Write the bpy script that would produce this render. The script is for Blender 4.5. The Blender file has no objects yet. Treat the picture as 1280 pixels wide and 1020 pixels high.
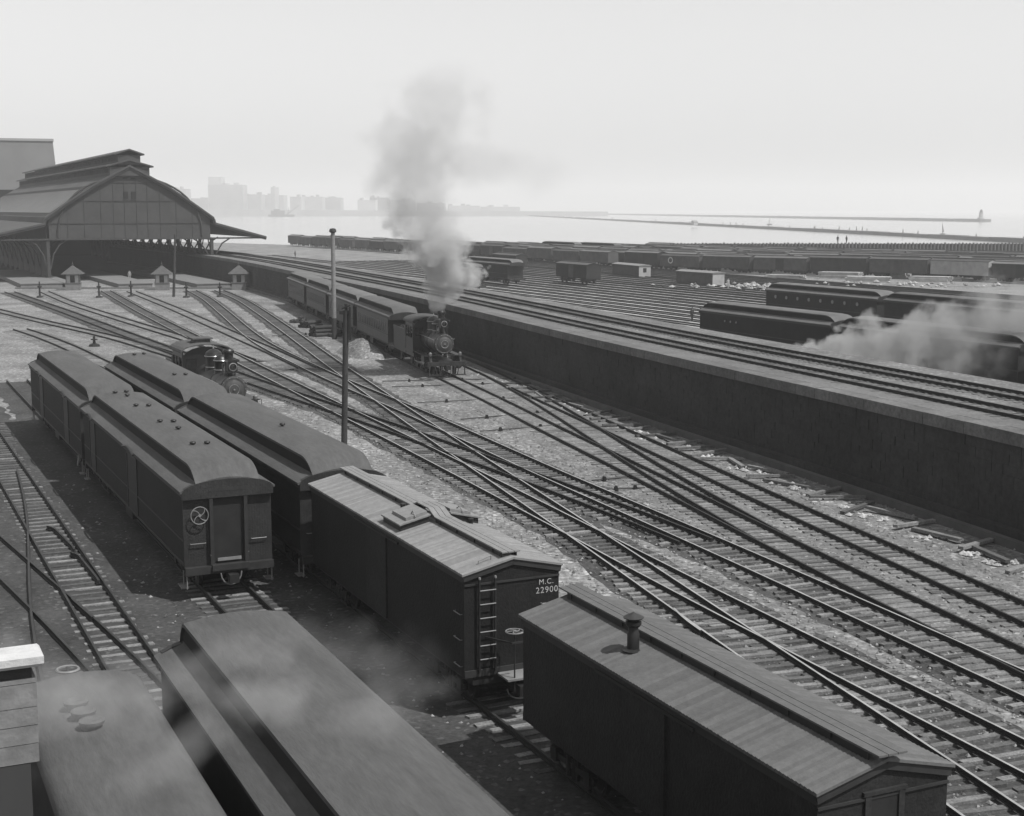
import bpy, bmesh, math, random
from mathutils import Vector, Matrix
random.seed(7)
scene = bpy.context.scene
COL = scene.collection
PI = math.pi

# ------------------------------------------------------------------ camera, sky, sun, exposure
FPX, HC, YH = 1760.0, 13.0, 262.0
PITCH = math.atan((510 - YH) / FPX)
cam_data = bpy.data.cameras.new('camera')
cam_data.sensor_width = 36.0
cam_data.lens = 36.0 * FPX / 1280.0
cam_data.clip_start = 0.5
cam_data.clip_end = 20000.0
cam = bpy.data.objects.new('camera', cam_data)
cam.location = (0, 0, HC)
cam.rotation_euler = (PI / 2 - PITCH, 0, 0)
COL.objects.link(cam)
scene.camera = cam

SUN = Vector((2.06, -1.24, 3.8)).normalized()
world = bpy.data.worlds.new('World')
scene.world = world
world.use_nodes = True
wt = world.node_tree
wt.nodes.clear()
w_out = wt.nodes.new('ShaderNodeOutputWorld')
w_bg = wt.nodes.new('ShaderNodeBackground')
w_sky = wt.nodes.new('ShaderNodeTexSky')
w_bw = wt.nodes.new('ShaderNodeSeparateColor')        # the old plate saw only blue light
w_sky.sky_type = 'NISHITA'
w_sky.sun_disc = False
w_sky.sun_elevation = math.asin(SUN.z)
w_sky.sun_rotation = math.atan2(SUN.x, SUN.y)
w_sky.air_density = 1.0
w_sky.dust_density = 0.8
wt.links.new(w_sky.outputs[0], w_bw.inputs[0])
wt.links.new(w_bw.outputs[2], w_bg.inputs[0])
w_bg.inputs[1].default_value = 0.125
wt.links.new(w_bg.outputs[0], w_out.inputs[0])

sun_data = bpy.data.lights.new('sun', 'SUN')
sun_data.energy = 4.7
sun_data.angle = math.radians(0.6)
sun_data.color = (1.0, 0.995, 0.985)
sun = bpy.data.objects.new('sun', sun_data)
sun.rotation_euler = SUN.to_track_quat('Z', 'Y').to_euler()
sun.location = (60, -40, 120)
COL.objects.link(sun)

vs = scene.view_settings
vs.view_transform = 'Standard'
vs.look = 'None'
vs.exposure = 0.16
vs.gamma = 1.0
vs.use_curve_mapping = False
cy = scene.cycles
cy.use_denoising = True
cy.max_bounces = 6
cy.volume_bounces = 1
cy.transparent_max_bounces = 16
cy.volume_max_steps = 256
cy.volume_step_rate = 0.4

# ------------------------------------------------------------------ survey: picture pixel -> point of the place
def ray(px, py):
    x = (px - 640) / FPX
    y = -(py - 510) / FPX
    c, s = math.cos(PITCH), math.sin(PITCH)
    return (x, c + y * s, -s + y * c)
def gp(px, py, z=0.0):
    d = ray(px, py)
    t = (z - HC) / d[2]
    return Vector((d[0] * t, d[1] * t, z))
def at(px, py, Y):
    d = ray(px, py)
    t = Y / d[1]
    return Vector((d[0] * t, Y, HC + d[2] * t))
AZ = math.radians(25.1)
UA = Vector((-math.sin(AZ), math.cos(AZ), 0))      # along the coach yard tracks, away from the camera
UP_ = Vector((math.cos(AZ), math.sin(AZ), 0))      # across them, to the right
def st(s, t, z=0.0):
    p = UP_ * s + UA * t
    return Vector((p.x, p.y, z))

# ------------------------------------------------------------------ materials (all neutral grey: a black and white plate)
MATS = {}
def mat(name, base, rough=0.75, var=0.25, scale=1.5, bump=0.0, bscale=None, stretch=(1, 1, 1), metal=0.0,
        fine=0.0, fscale=30.0, island=0.0, rnd=0.0, local=False, wave=None, spec=0.3, speck=None):
    if name in MATS:
        return MATS[name]
    m = bpy.data.materials.new(name)
    m.use_nodes = True
    nt = m.node_tree
    N, Lk = nt.nodes, nt.links
    b = N['Principled BSDF']
    b.inputs['Roughness'].default_value = rough
    b.inputs['Metallic'].default_value = metal
    b.inputs['Specular IOR Level'].default_value = spec
    if local:
        tc = N.new('ShaderNodeTexCoord'); src = tc.outputs['Object']
    else:
        ge = N.new('ShaderNodeNewGeometry'); src = ge.outputs['Position']
    mp = N.new('ShaderNodeMapping')
    mp.inputs['Scale'].default_value = stretch
    Lk.new(src, mp.inputs[0])
    n1 = N.new('ShaderNodeTexNoise')
    n1.inputs['Scale'].default_value = scale
    n1.inputs['Detail'].default_value = 6
    n1.inputs['Roughness'].default_value = 0.62
    Lk.new(mp.outputs[0], n1.inputs['Vector'])
    r1 = N.new('ShaderNodeMapRange')
    r1.inputs[1].default_value = 0.28; r1.inputs[2].default_value = 0.72
    r1.inputs[3].default_value = 1 - var; r1.inputs[4].default_value = 1 + var
    Lk.new(n1.outputs[0], r1.inputs[0])
    val = r1.outputs[0]
    def mul(a, bb):
        x = N.new('ShaderNodeMath'); x.operation = 'MULTIPLY'
        Lk.new(a, x.inputs[0]); Lk.new(bb, x.inputs[1])
        return x.outputs[0]
    if fine > 0:
        n2 = N.new('ShaderNodeTexNoise')
        n2.inputs['Scale'].default_value = fscale
        n2.inputs['Detail'].default_value = 4
        n2.inputs['Roughness'].default_value = 0.7
        Lk.new(mp.outputs[0], n2.inputs['Vector'])
        r2 = N.new('ShaderNodeMapRange')
        r2.inputs[1].default_value = 0.3; r2.inputs[2].default_value = 0.7
        r2.inputs[3].default_value = 1 - fine; r2.inputs[4].default_value = 1 + fine
        Lk.new(n2.outputs[0], r2.inputs[0])
        val = mul(val, r2.outputs[0])
    if speck:
        sc, thr, gain = speck
        v = N.new('ShaderNodeTexVoronoi')
        v.inputs['Scale'].default_value = sc
        Lk.new(src, v.inputs['Vector'])
        sp = N.new('ShaderNodeSeparateColor')
        Lk.new(v.outputs['Color'], sp.inputs[0])
        r3 = N.new('ShaderNodeMapRange')
        r3.inputs[1].default_value = thr; r3.inputs[2].default_value = 1.0
        r3.inputs[3].default_value = 1.0; r3.inputs[4].default_value = gain
        Lk.new(sp.outputs[0], r3.inputs[0])
        val = mul(val, r3.outputs[0])
    if rnd > 0:
        oi = N.new('ShaderNodeObjectInfo')
        r4 = N.new('ShaderNodeMapRange')
        r4.inputs[3].default_value = 1 - rnd; r4.inputs[4].default_value = 1 + rnd
        Lk.new(oi.outputs['Random'], r4.inputs[0])
        val = mul(val, r4.outputs[0])
    if island > 0:
        g2 = N.new('ShaderNodeNewGeometry')
        r5 = N.new('ShaderNodeMapRange')
        r5.inputs[3].default_value = 1 - island; r5.inputs[4].default_value = 1 + island
        Lk.new(g2.outputs['Random Per Island'], r5.inputs[0])
        val = mul(val, r5.outputs[0])
    bs = N.new('ShaderNodeMath'); bs.operation = 'MULTIPLY'; bs.use_clamp = True
    bs.inputs[1].default_value = base * 0.77
    Lk.new(val, bs.inputs[0])
    cb = N.new('ShaderNodeCombineColor')
    for i in range(3):
        Lk.new(bs.outputs[0], cb.inputs[i])
    Lk.new(cb.outputs[0], b.inputs['Base Color'])
    if bump > 0:
        nb = N.new('ShaderNodeTexNoise')
        nb.inputs['Scale'].default_value = bscale or scale * 8
        nb.inputs['Detail'].default_value = 5
        Lk.new(mp.outputs[0], nb.inputs['Vector'])
        hgt = nb.outputs[0]
        if wave:
            tc2 = N.new('ShaderNodeTexCoord')
            wv = N.new('ShaderNodeTexWave')
            wv.wave_type = 'BANDS'; wv.bands_direction = wave[0]; wv.wave_profile = 'SAW'
            wv.inputs['Scale'].default_value = wave[1]
            Lk.new(tc2.outputs['Object'], wv.inputs['Vector'])
            ad = N.new('ShaderNodeMath'); ad.operation = 'ADD'
            Lk.new(nb.outputs[0], ad.inputs[0]); Lk.new(wv.outputs['Fac'], ad.inputs[1])
            hgt = ad.outputs[0]
        bp = N.new('ShaderNodeBump')
        bp.inputs['Strength'].default_value = bump
        bp.inputs['Distance'].default_value = 0.03
        Lk.new(hgt, bp.inputs['Height'])
        Lk.new(bp.outputs[0], b.inputs['Normal'])
    MATS[name] = m
    return m

M_GRAVEL = mat('gravel', 0.185, 0.95, 0.5, 0.16, 1.0, 9.0, fine=0.6, fscale=3.5, speck=(5.5, 0.80, 2.1))
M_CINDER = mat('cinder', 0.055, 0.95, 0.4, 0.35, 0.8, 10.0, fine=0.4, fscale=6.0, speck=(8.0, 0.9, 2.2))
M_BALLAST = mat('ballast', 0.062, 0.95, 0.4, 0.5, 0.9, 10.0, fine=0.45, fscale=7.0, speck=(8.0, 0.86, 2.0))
M_TOPS = mat('embankment_ballast', 0.145, 0.95, 0.35, 0.4, 0.8, 8.0, fine=0.45, fscale=5.0, speck=(6.0, 0.85, 1.8))
M_BALLAST2 = mat('light_ballast', 0.165, 0.95, 0.4, 0.3, 0.9, 10.0, fine=0.45, fscale=6.0, speck=(8.0, 0.86, 2.0))
M_YARD = mat('yard_cinder', 0.13, 0.95, 0.4, 0.12, fine=0.3, fscale=2.0)
M_PALEBALLAST = mat('pale_ballast', 0.38, 0.95, 0.4, 0.2, fine=0.4, fscale=1.5)
M_PATCH = mat('bright_scraps', 0.42, 0.9, 0.3, 2.0, island=0.35)
M_COPING = mat('coping_stone', 0.135, 0.9, 0.3, 0.5, 0.4, 9.0, fine=0.3, fscale=5.0, island=0.10)  # paler than the wall face, sunlight on the top put into the colour
M_PATH = mat('path_gravel', 0.15, 0.95, 0.25, 0.3, 0.5, 9.0, fine=0.35, fscale=5.0)
M_RUBBLE = mat('pale_rubble', 0.32, 0.9, 0.4, 2.0, 0.8, 8.0, island=0.35)
M_STONEBIT = mat('gravel_stone', 0.21, 0.9, 0.3, 3.0, island=0.6)
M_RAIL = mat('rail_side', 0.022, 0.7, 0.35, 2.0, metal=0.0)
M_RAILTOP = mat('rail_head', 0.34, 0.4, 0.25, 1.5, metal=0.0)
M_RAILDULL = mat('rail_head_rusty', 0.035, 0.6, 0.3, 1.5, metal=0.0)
M_TIE = mat('weathered_oak', 0.155, 0.9, 0.3, 2.0, 0.6, 22.0, stretch=(1, 1, 1), fine=0.4, fscale=14.0, rnd=0.55)
M_TIEBULK = mat('weathered_oak_far', 0.11, 0.9, 0.35, 2.0, fine=0.3, fscale=12.0, island=0.4)
M_WALL = mat('sooty_stone', 0.034, 0.85, 0.45, 0.25, 0.6, 9.0, fine=0.3, fscale=4.0, island=0.07)
M_LEDGE = mat('stone_ledge', 0.10, 0.9, 0.3, 0.9, 0.5, 9.0, island=0.2)
M_CAR = mat('coach_paint', 0.020, 0.75, 0.3, 1.2, 0.35, 14.0, fine=0.2, fscale=9.0, local=True, wave=('X', 4.0), rnd=0.12, spec=0.15)
M_CARB = mat('boxcar_paint', 0.021, 0.65, 0.3, 1.0, 0.5, 14.0, fine=0.25, fscale=9.0, local=True, wave=('X', 3.2), rnd=0.25, spec=0.15)
M_CAREND = mat('car_end_paint', 0.030, 0.6, 0.3, 1.5, 0.4, 14.0, fine=0.25, fscale=9.0, local=True, wave=('Y', 3.6))
M_TRIM = mat('car_trim', 0.034, 0.55, 0.25, 3.0, local=True)
M_DOORREC = mat('door_recess', 0.022, 0.6, 0.3, 2.0, local=True)
M_ROOF = mat('canvas_roof', 0.088, 0.85, 0.2, 0.9, 0.3, 18.0, stretch=(0.3, 1.5, 1), fine=0.16, fscale=6.0, local=True)
M_ROOFFAR = mat('canvas_roof_far', 0.12, 0.85, 0.25, 0.6, fine=0.14, fscale=5.0, local=True, rnd=0.25)
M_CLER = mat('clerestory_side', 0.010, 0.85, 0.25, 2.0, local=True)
M_BROOF = mat('bright_board_roof', 0.22, 0.8, 0.07, 0.8, 0.3, 16.0, fine=0.15, fscale=6.0, local=True, island=0.15)
M_BROOF2 = mat('grey_board_roof', 0.112, 0.8, 0.09, 0.8, 0.3, 16.0, fine=0.15, fscale=6.0, local=True, island=0.15)
M_BROOFFAR = mat('far_boxcar_roof', 0.10, 0.85, 0.2, 0.8, local=True, rnd=0.45)
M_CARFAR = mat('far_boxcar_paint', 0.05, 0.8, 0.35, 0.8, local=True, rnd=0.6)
M_PALECAR = mat('pale_car_paint', 0.36, 0.8, 0.2, 0.8, local=True)
M_PLANK = mat('plank_wood', 0.17, 0.85, 0.25, 2.0, 0.4, 20.0, local=True, rnd=0.3)
M_IRON = mat('black_iron', 0.022, 0.5, 0.3, 4.0, local=True)
M_LOCO = mat('engine_black', 0.012, 0.42, 0.35, 2.5, local=True, spec=0.5)
M_LOCODUST = mat('engine_dusty_jacket', 0.026, 0.45, 0.35, 2.5, local=True, spec=0.5)
M_SMOKEBOX = mat('graphite', 0.09, 0.5, 0.3, 5.0, local=True, metal=0.4)
M_BRIGHT = mat('bright_metal', 0.42, 0.3, 0.2, 5.0, local=True, metal=0.8)
M_STEELBIT = mat('worn_grab_iron', 0.21, 0.5, 0.2, 5.0, local=True)
M_GLASS = mat('dark_pane', 0.02, 0.12, 0.2, 3.0, local=True, spec=0.6)
M_WHITE = mat('white_lettering', 0.42, 0.8, 0.2, 6.0, local=True)
M_WHITEPAINT = mat('white_paint', 0.5, 0.7, 0.15, 2.0, local=True)
M_POLE = mat('creosoted_pole', 0.045, 0.85, 0.3, 3.0, 0.4, 20.0)
M_POLELIGHT = mat('pale_pole', 0.22, 0.85, 0.25, 3.0, 0.4, 20.0)
M_SHED = mat('shed_iron_sheet', 0.058, 0.8, 0.2, 0.3, fine=0.1, fscale=2.0)
M_SHEDFRAME = mat('shed_frame', 0.05, 0.8, 0.2, 0.5)
M_SHEDROOF = mat('shed_roof', 0.075, 0.8, 0.25, 0.15)
M_SHEDSKY = mat('shed_skylight', 0.24, 0.6, 0.2, 0.3)
M_SHEDDARK = mat('shed_inside', 0.02, 0.9, 0.2, 0.5)
M_BRICK = mat('hut_brick', 0.19, 0.9, 0.2, 2.0)
M_SLATE = mat('hut_slate', 0.08, 0.8, 0.25, 3.0)
M_PAVE = mat('platform_paving', 0.17, 0.9, 0.2, 0.6)
M_STONE = mat('pale_limestone', 0.21, 0.85, 0.3, 5.0, 0.2, 20.0, rnd=0.12)
M_STONECAP = mat('limestone_cap', 0.55, 0.85, 0.15, 4.0, 0.3, 20.0)
M_TOWER = mat('pale_block', 0.20, 0.85, 0.12, 0.1)
M_CITY = mat('haze_pale_grey', 0.39, 0.9, 0.25, 0.02, rnd=0.3)  # colour lightened to fade the far city, standing in for thicker haze
M_BREAK = mat('crib_timber', 0.13, 0.9, 0.3, 0.1)
M_LUMBER = mat('sawn_lumber', 0.46, 0.85, 0.3, 1.0, rnd=0.25)
M_LOG = mat('old_log', 0.05, 0.9, 0.35, 3.0, rnd=0.4)
M_CLOTH = mat('dark_cloth', 0.035, 0.9, 0.2, 6.0, local=True)
M_CLOTHPALE = mat('pale_cloth', 0.35, 0.9, 0.2, 6.0, local=True)
M_SKIN = mat('skin', 0.35, 0.6, 0.1, 8.0, local=True)

# ------------------------------------------------------------------ mesh helpers
class MB:
    def __init__(self):
        self.v, self.f, self.m, self.sm = [], [], [], []
    def add(self, vs_, fs_, m=0, smooth=False):
        o = len(self.v)
        self.v.extend([tuple(p) for p in vs_])
        for f in fs_:
            self.f.append(tuple(i + o for i in f)); self.m.append(m); self.sm.append(smooth)
    def box(self, x0, x1, y0, y1, z0, z1, m=0):
        self.add([(x0, y0, z0), (x1, y0, z0), (x1, y1, z0), (x0, y1, z0), (x0, y0, z1), (x1, y0, z1), (x1, y1, z1), (x0, y1, z1)],
                 [(0, 3, 2, 1), (4, 5, 6, 7), (0, 1, 5, 4), (1, 2, 6, 5), (2, 3, 7, 6), (3, 0, 4, 7)], m)
    def bar(self, p, q, w, h, m=0, up=(0, 0, 1)):
        p, q = Vector(p), Vector(q)
        d = (q - p).normalized()
        u = Vector(up)
        if abs(d.dot(u)) > 0.98:
            u = Vector((0, 1, 0))
        r = d.cross(u).normalized() * (w / 2)
        t = r.cross(d).normalized() * (h / 2)
        vs_ = []
        for c in (p, q):
            vs_ += [c - r - t, c + r - t, c + r + t, c - r + t]
        self.add(vs_, [(0, 1, 2, 3), (7, 6, 5, 4), (0, 4, 5, 1), (1, 5, 6, 2), (2, 6, 7, 3), (3, 7, 4, 0)], m)
    def tube(self, p, q, r0, r1=None, n=10, m=0, smooth=True, caps=True):
        p, q = Vector(p), Vector(q)
        r1 = r0 if r1 is None else r1
        d = (q - p).normalized()
        u = Vector((0, 0, 1)) if abs(d.z) < 0.95 else Vector((1, 0, 0))
        a = d.cross(u).normalized(); b = d.cross(a)
        ring = lambda c, r: [c + a * (r * math.cos(2 * PI * k / n)) + b * (r * math.sin(2 * PI * k / n)) for k in range(n)]
        o = len(self.v)
        self.add(ring(p, r0) + ring(q, r1), [(k, k + n, (k + 1) % n + n, (k + 1) % n) for k in range(n)], m, smooth)
        if caps:
            self.add(ring(p, r0), [tuple(range(n))], m); self.add(ring(q, r1), [tuple(reversed(range(n)))], m)
    def path(self, pts, r, n=6, m=0):
        for a, b in zip(pts, pts[1:]):
            self.tube(a, b, r, r, n, m)
    def lathe(self, prof, c=(0, 0, 0), axis='z', n=16, m=0):
        c = Vector(c); vs_ = []
        for (r, h) in prof:
            for k in range(n):
                a = 2 * PI * k / n
                x, y = r * math.cos(a), r * math.sin(a)
                p = {'z': (x, y, h), 'x': (h, x, y), 'y': (y, h, x)}[axis]
                vs_.append(c + Vector(p))
        fs_ = []
        for i in range(len(prof) - 1):
            for k in range(n):
                fs_.append((i * n + k, i * n + (k + 1) % n, (i + 1) * n + (k + 1) % n, (i + 1) * n + k))
        self.add(vs_, fs_, m, True)
        L = len(prof) - 1
        if prof[0][0] > 1e-4: self.add(vs_[:n], [tuple(reversed(range(n)))], m)
        if prof[L][0] > 1e-4: self.add(vs_[L * n:], [tuple(range(n))], m)
    def loft(self, rings, m=0, smooth=False, closed=True, caps=True):
        n = len(rings[0]); vs_ = [p for r in rings for p in r]; fs_ = []
        rng = range(n) if closed else range(n - 1)
        for i in range(len(rings) - 1):
            for k in rng:
                fs_.append((i * n + k, i * n + (k + 1) % n, (i + 1) * n + (k + 1) % n, (i + 1) * n + k))
        self.add(vs_, fs_, m, smooth)
        if caps:
            self.add(rings[0], [tuple(reversed(range(n)))], m); self.add(rings[-1], [tuple(range(n))], m)
    def prism(self, prof, x0, x1, m=0):
        self.loft([[(x0, y, z) for y, z in prof], [(x1, y, z) for y, z in prof]], m)
    def mesh(self, name, mats):
        me = bpy.data.meshes.new(name)
        me.from_pydata(self.v, [], self.f)
        mats = mats if isinstance(mats, (list, tuple)) else [mats]
        for x in mats: me.materials.append(x)
        me.polygons.foreach_set('material_index', self.m)
        me.polygons.foreach_set('use_smooth', self.sm)
        me.update()
        bm = bmesh.new(); bm.from_mesh(me)
        bmesh.ops.recalc_face_normals(bm, faces=bm.faces[:]) if len(bm.faces) < 60000 else None
        bm.to_mesh(me); bm.free()
        if any(self.sm): me.set_sharp_from_angle(angle=math.radians(34))
        return me
    def obj(self, name, mats, parent=None, loc=None):
        o = bpy.data.objects.new(name, self.mesh(name, mats))
        COL.objects.link(o)
        if parent: o.parent = parent
        if loc is not None: o.location = loc
        return o

def tag(o, label=None, cat=None, group=None, kind=None):
    if label: o['label'] = label
    if cat: o['category'] = cat
    if group: o['group'] = group
    if kind: o['kind'] = kind
    return o
def empty(name, loc=(0, 0, 0), rz=0.0, label=None, cat=None, group=None):
    o = bpy.data.objects.new(name, None)
    o.empty_display_size = 0.3
    COL.objects.link(o)
    o.location = loc; o.rotation_euler = (0, 0, rz)
    return tag(o, label, cat, group)
def inst(me, name, parent=None, loc=(0, 0, 0), rot=(0, 0, 0), scale=None):
    o = bpy.data.objects.new(name, me); COL.objects.link(o)
    if parent: o.parent = parent
    o.location = loc; o.rotation_euler = rot
    if scale: o.scale = scale
    return o
KIDS = {}
def copy_tree(o, parent=None):
    c = o.copy(); COL.objects.link(c)
    c.parent = parent
    for ch in list(o.children):
        copy_tree(ch, c)
    return c
def place(o, loc, rz, label=None, group=None):
    o.location = loc; o.rotation_euler = (0, 0, rz)
    if label: o['label'] = label
    if group: o['group'] = group
    return o
CACHE = {}
def shared(key, fn):
    if key not in CACHE: CACHE[key] = fn()
    return CACHE[key]
def pj(p):
    c, s = math.cos(PITCH), math.sin(PITCH)
    z = p[2] - HC
    dep = p[1] * c - z * s
    if dep < 0.1: return (-9e9, -9e9)
    return (640 + FPX * p[0] / dep, 510 - FPX * (p[1] * s + z * c) / dep)
def inframe(p, m=40):
    x, y = pj(p)
    return -m < x < 1280 + m and -m < y < 1020 + m

# ------------------------------------------------------------------ ground, cinders, lake
def sheet(name, pts, z, m, cell=None):
    b = MB()
    b.add([(x, y, z) for x, y in pts], [tuple(range(len(pts)))])
    return b
SHORE = [(-420, 640), (-130, 575), (-60, 505), (-18, 425), (60, 384), (120, 378), (420, 378)]
b = MB()
pts = [(-420, -40), (420, -40)] + SHORE[::-1]
b.add([(x, y, 0) for x, y in pts], [tuple(range(len(pts)))])
n = len(SHORE)
b.add([(x, y, -6) for x, y in SHORE] + [(x, y, 0) for x, y in SHORE], [(i, i + 1, n + i + 1, n + i) for i in range(n - 1)])
tag(b.obj('ground', M_GRAVEL), kind='structure')

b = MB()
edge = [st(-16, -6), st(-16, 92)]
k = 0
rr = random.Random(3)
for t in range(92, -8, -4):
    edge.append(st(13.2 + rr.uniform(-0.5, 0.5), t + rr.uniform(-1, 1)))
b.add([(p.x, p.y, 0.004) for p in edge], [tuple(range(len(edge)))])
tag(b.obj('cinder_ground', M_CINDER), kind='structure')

m = bpy.data.materials.new('lake_water'); m.use_nodes = True
nt = m.node_tree; pb = nt.nodes['Principled BSDF']
pb.inputs['Base Color'].default_value = (0.30, 0.30, 0.30, 1)
pb.inputs['Roughness'].default_value = 0.15
pb.inputs['IOR'].default_value = 1.33
g_ = nt.nodes.new('ShaderNodeNewGeometry'); mp_ = nt.nodes.new('ShaderNodeMapping'); mp_.inputs['Scale'].default_value = (0.5, 1, 1)
nz = nt.nodes.new('ShaderNodeTexNoise'); nz.inputs['Scale'].default_value = 0.35; nz.inputs['Detail'].default_value = 5
bp = nt.nodes.new('ShaderNodeBump'); bp.inputs['Strength'].default_value = 0.15; bp.inputs['Distance'].default_value = 0.2
nt.links.new(g_.outputs['Position'], mp_.inputs[0]); nt.links.new(mp_.outputs[0], nz.inputs['Vector'])
nt.links.new(nz.outputs[0], bp.inputs['Height']); nt.links.new(bp.outputs[0], pb.inputs['Normal'])
b = MB()
b.add([(-9000, 350, -2), (9000, 350, -2), (9000, 16000, -2), (-9000, 16000, -2)], [(0, 1, 2, 3)])
tag(b.obj('water', m), kind='structure')

# ------------------------------------------------------------------ curves and tracks
def resample(pts, step):
    out = [pts[0].copy()]; acc = 0.0
    for a, c in zip(pts, pts[1:]):
        L = (c - a).length
        if L < 1e-6: continue
        d = step - acc
        while d <= L:
            out.append(a.lerp(c, d / L)); d += step
        acc = (acc + L) % step if False else L - (d - step)
    if (out[-1] - pts[-1]).length > step * 0.3: out.append(pts[-1].copy())
    return out
def smooth_line(pts, step=1.0, win=5, it=3):
    p = resample(pts, step)
    for _ in range(it):
        q = []
        for i in range(len(p)):
            w = min(win, i, len(p) - 1 - i)
            s = Vector((0, 0, 0))
            for k in range(-w, w + 1): s += p[i + k]
            q.append(s / (2 * w + 1))
        p = q
    return p
def offset_line(p, off):
    """shift to the right of travel by off"""
    out = []
    for i in range(len(p)):
        d = (p[min(i + 1, len(p) - 1)] - p[max(i - 1, 0)]); d.z = 0; d.normalize()
        out.append(p[i] + Vector((d.y, -d.x, 0)) * off)
    return out
def extend(p, n0=0.0, n1=0.0):
    k = min(6, len(p) - 1)
    q = list(p)
    if n0:
        d = (p[0] - p[k]).normalized(); q = [p[0] + d * n0] + q
    if n1:
        d = (p[-1] - p[-1 - k]).normalized(); q = q + [p[-1] + d * n1]
    return q

GAUGE = 1.46
TIE_TOP = 0.10
RAIL_H = 0.145
def rail_mesh(line, zb, name, shiny, far=False):
    hw, bw, ww, h = 0.036, 0.065, 0.012, RAIL_H
    if far:
        prof = [(-0.05, 0), (0.05, 0), (hw, h), (-hw, h)]
        top = 2
    else:
        prof = [(-bw, 0), (bw, 0), (bw, 0.02), (ww, 0.035), (ww, h - 0.045), (hw, h - 0.035), (hw, h), (-hw, h), (-hw, h - 0.035), (-ww, h - 0.045), (-ww, 0.035), (-bw, 0.02)]
        top = 6
    n = len(prof); vs_ = []; fs_ = []; ms = []
    for i, p in enumerate(line):
        d = (line[min(i + 1, len(line) - 1)] - line[max(i - 1, 0)]); d.z = 0; d.normalize()
        r = Vector((d.y, -d.x, 0))
        for (o, z) in prof:
            vs_.append((p.x + r.x * o, p.y + r.y * o, zb + z))
    b = MB()
    b.v = vs_
    for i in range(len(line) - 1):
        for k in range(n):
            b.f.append((i * n + k, i * n + (k + 1) % n, (i + 1) * n + (k + 1) % n, (i + 1) * n + k))
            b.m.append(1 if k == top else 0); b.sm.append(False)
    e = (len(line) - 1) * n
    b.f.append(tuple(reversed(range(n)))); b.m.append(0); b.sm.append(False)
    b.f.append(tuple(e + k for k in range(n))); b.m.append(0); b.sm.append(False)
    return b.mesh(name, [M_RAIL, M_RAILTOP if shiny else M_RAILDULL])

TIE_MESH = []
rr = random.Random(11)
for k in range(6):
    b = MB()
    hl, hw = 1.3 + rr.uniform(-0.05, 0.06), 0.115 + rr.uniform(-0.012, 0.012)
    v = []
    for z in (-0.06, 0.0):
        for x, y in ((-hl, -hw), (hl, -hw), (hl, hw), (-hl, hw)):
            i_ = 0.012 if z == 0 else 0
            v.append((x + rr.uniform(-0.03, 0.03), y * (1 - i_ * 5) + rr.uniform(-0.008, 0.008), z * 1.0 + rr.uniform(-0.006, 0.006) - (0.06 if z < 0 else 0)))
    b.add(v, [(0, 3, 2, 1), (4, 5, 6, 7), (0, 1, 5, 4), (1, 2, 6, 5), (2, 3, 7, 6), (3, 0, 4, 7)])
    TIE_MESH.append(b.mesh('sleeper', M_TIE))

LINES = {}
USED = {}
def used_near(p, r=0.55):
    gx, gy = int(p.x // 2), int(p.y // 2)
    for i in (-1, 0, 1):
        for j in (-1, 0, 1):
            for q in USED.get((gx + i, gy + j), ()):
                if (q.x - p.x) ** 2 + (q.y - p.y) ** 2 < r * r: return True
    return False
TIE_N = [0]
def track(label, center, zb=0.0, shiny=False, near=82.0, pitch=0.56, bed=None, far=False, ties=True, group=None, tie_scale=1.0, tie_ok=None, cat='railway track'):
    o = empty('railway_track', center[len(center) // 2] * 1.0, 0, label, cat, group)
    org = o.location
    loc = [p - org for p in center]
    for p in loc: p.z = 0
    TIE_N[0] += 1
    lift = zb + (TIE_N[0] % 5) * 0.0035
    for off in (-GAUGE / 2, GAUGE / 2):
        rl = [p + Vector((0, 0, 0)) for p in offset_line(loc, off)]
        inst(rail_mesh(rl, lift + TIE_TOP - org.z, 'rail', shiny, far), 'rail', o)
    if ties:
        bulk = MB(); cnt = 0
        cp = resample(center, pitch)
        mine = []
        for i in range(1, len(cp) - 1):
            p = cp[i]
            if not inframe((p.x, p.y, zb), 60): continue
            if used_near(p) or (tie_ok and not tie_ok(p)): continue
            mine.append(p)
            d = cp[i + 1] - cp[i - 1]
            a = math.atan2(d.y, d.x) + PI / 2 + random.gauss(0, 0.03)
            z = lift + TIE_TOP - 0.004 + random.uniform(-0.018, 0.0) - org.z
            dist = p.length
            sh = random.uniform(-0.07, 0.07)
            if dist < near and cnt < 300 and zb < 1:
                cnt += 1
                inst(TIE_MESH[random.randrange(6)], 'sleeper', o, (p.x - org.x + sh * math.cos(a), p.y - org.y + sh * math.sin(a), z), (0, 0, a), None if tie_scale == 1.0 else (tie_scale, 1, 1))
            else:
                c, s = math.cos(a), math.sin(a)
                hl, hw = 1.3, 0.115
                v = []
                for dz in (-0.1, 0):
                    for x, y in ((-hl, -hw), (hl, -hw), (hl, hw), (-hl, hw)):
                        x += sh
                        v.append((p.x - org.x + x * c - y * s, p.y - org.y + x * s + y * c, z + dz))
                bulk.add(v, [(4, 5, 6, 7), (0, 1, 5, 4), (1, 2, 6, 5), (2, 3, 7, 6), (3, 0, 4, 7)])
        if bulk.v:
            tag(bulk.obj('sleepers_beyond', M_TIEBULK, o), kind='stuff')
        for p in center: USED.setdefault((int(p.x // 2), int(p.y // 2)), []).append(p)
    return o
BEDS = []
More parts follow.
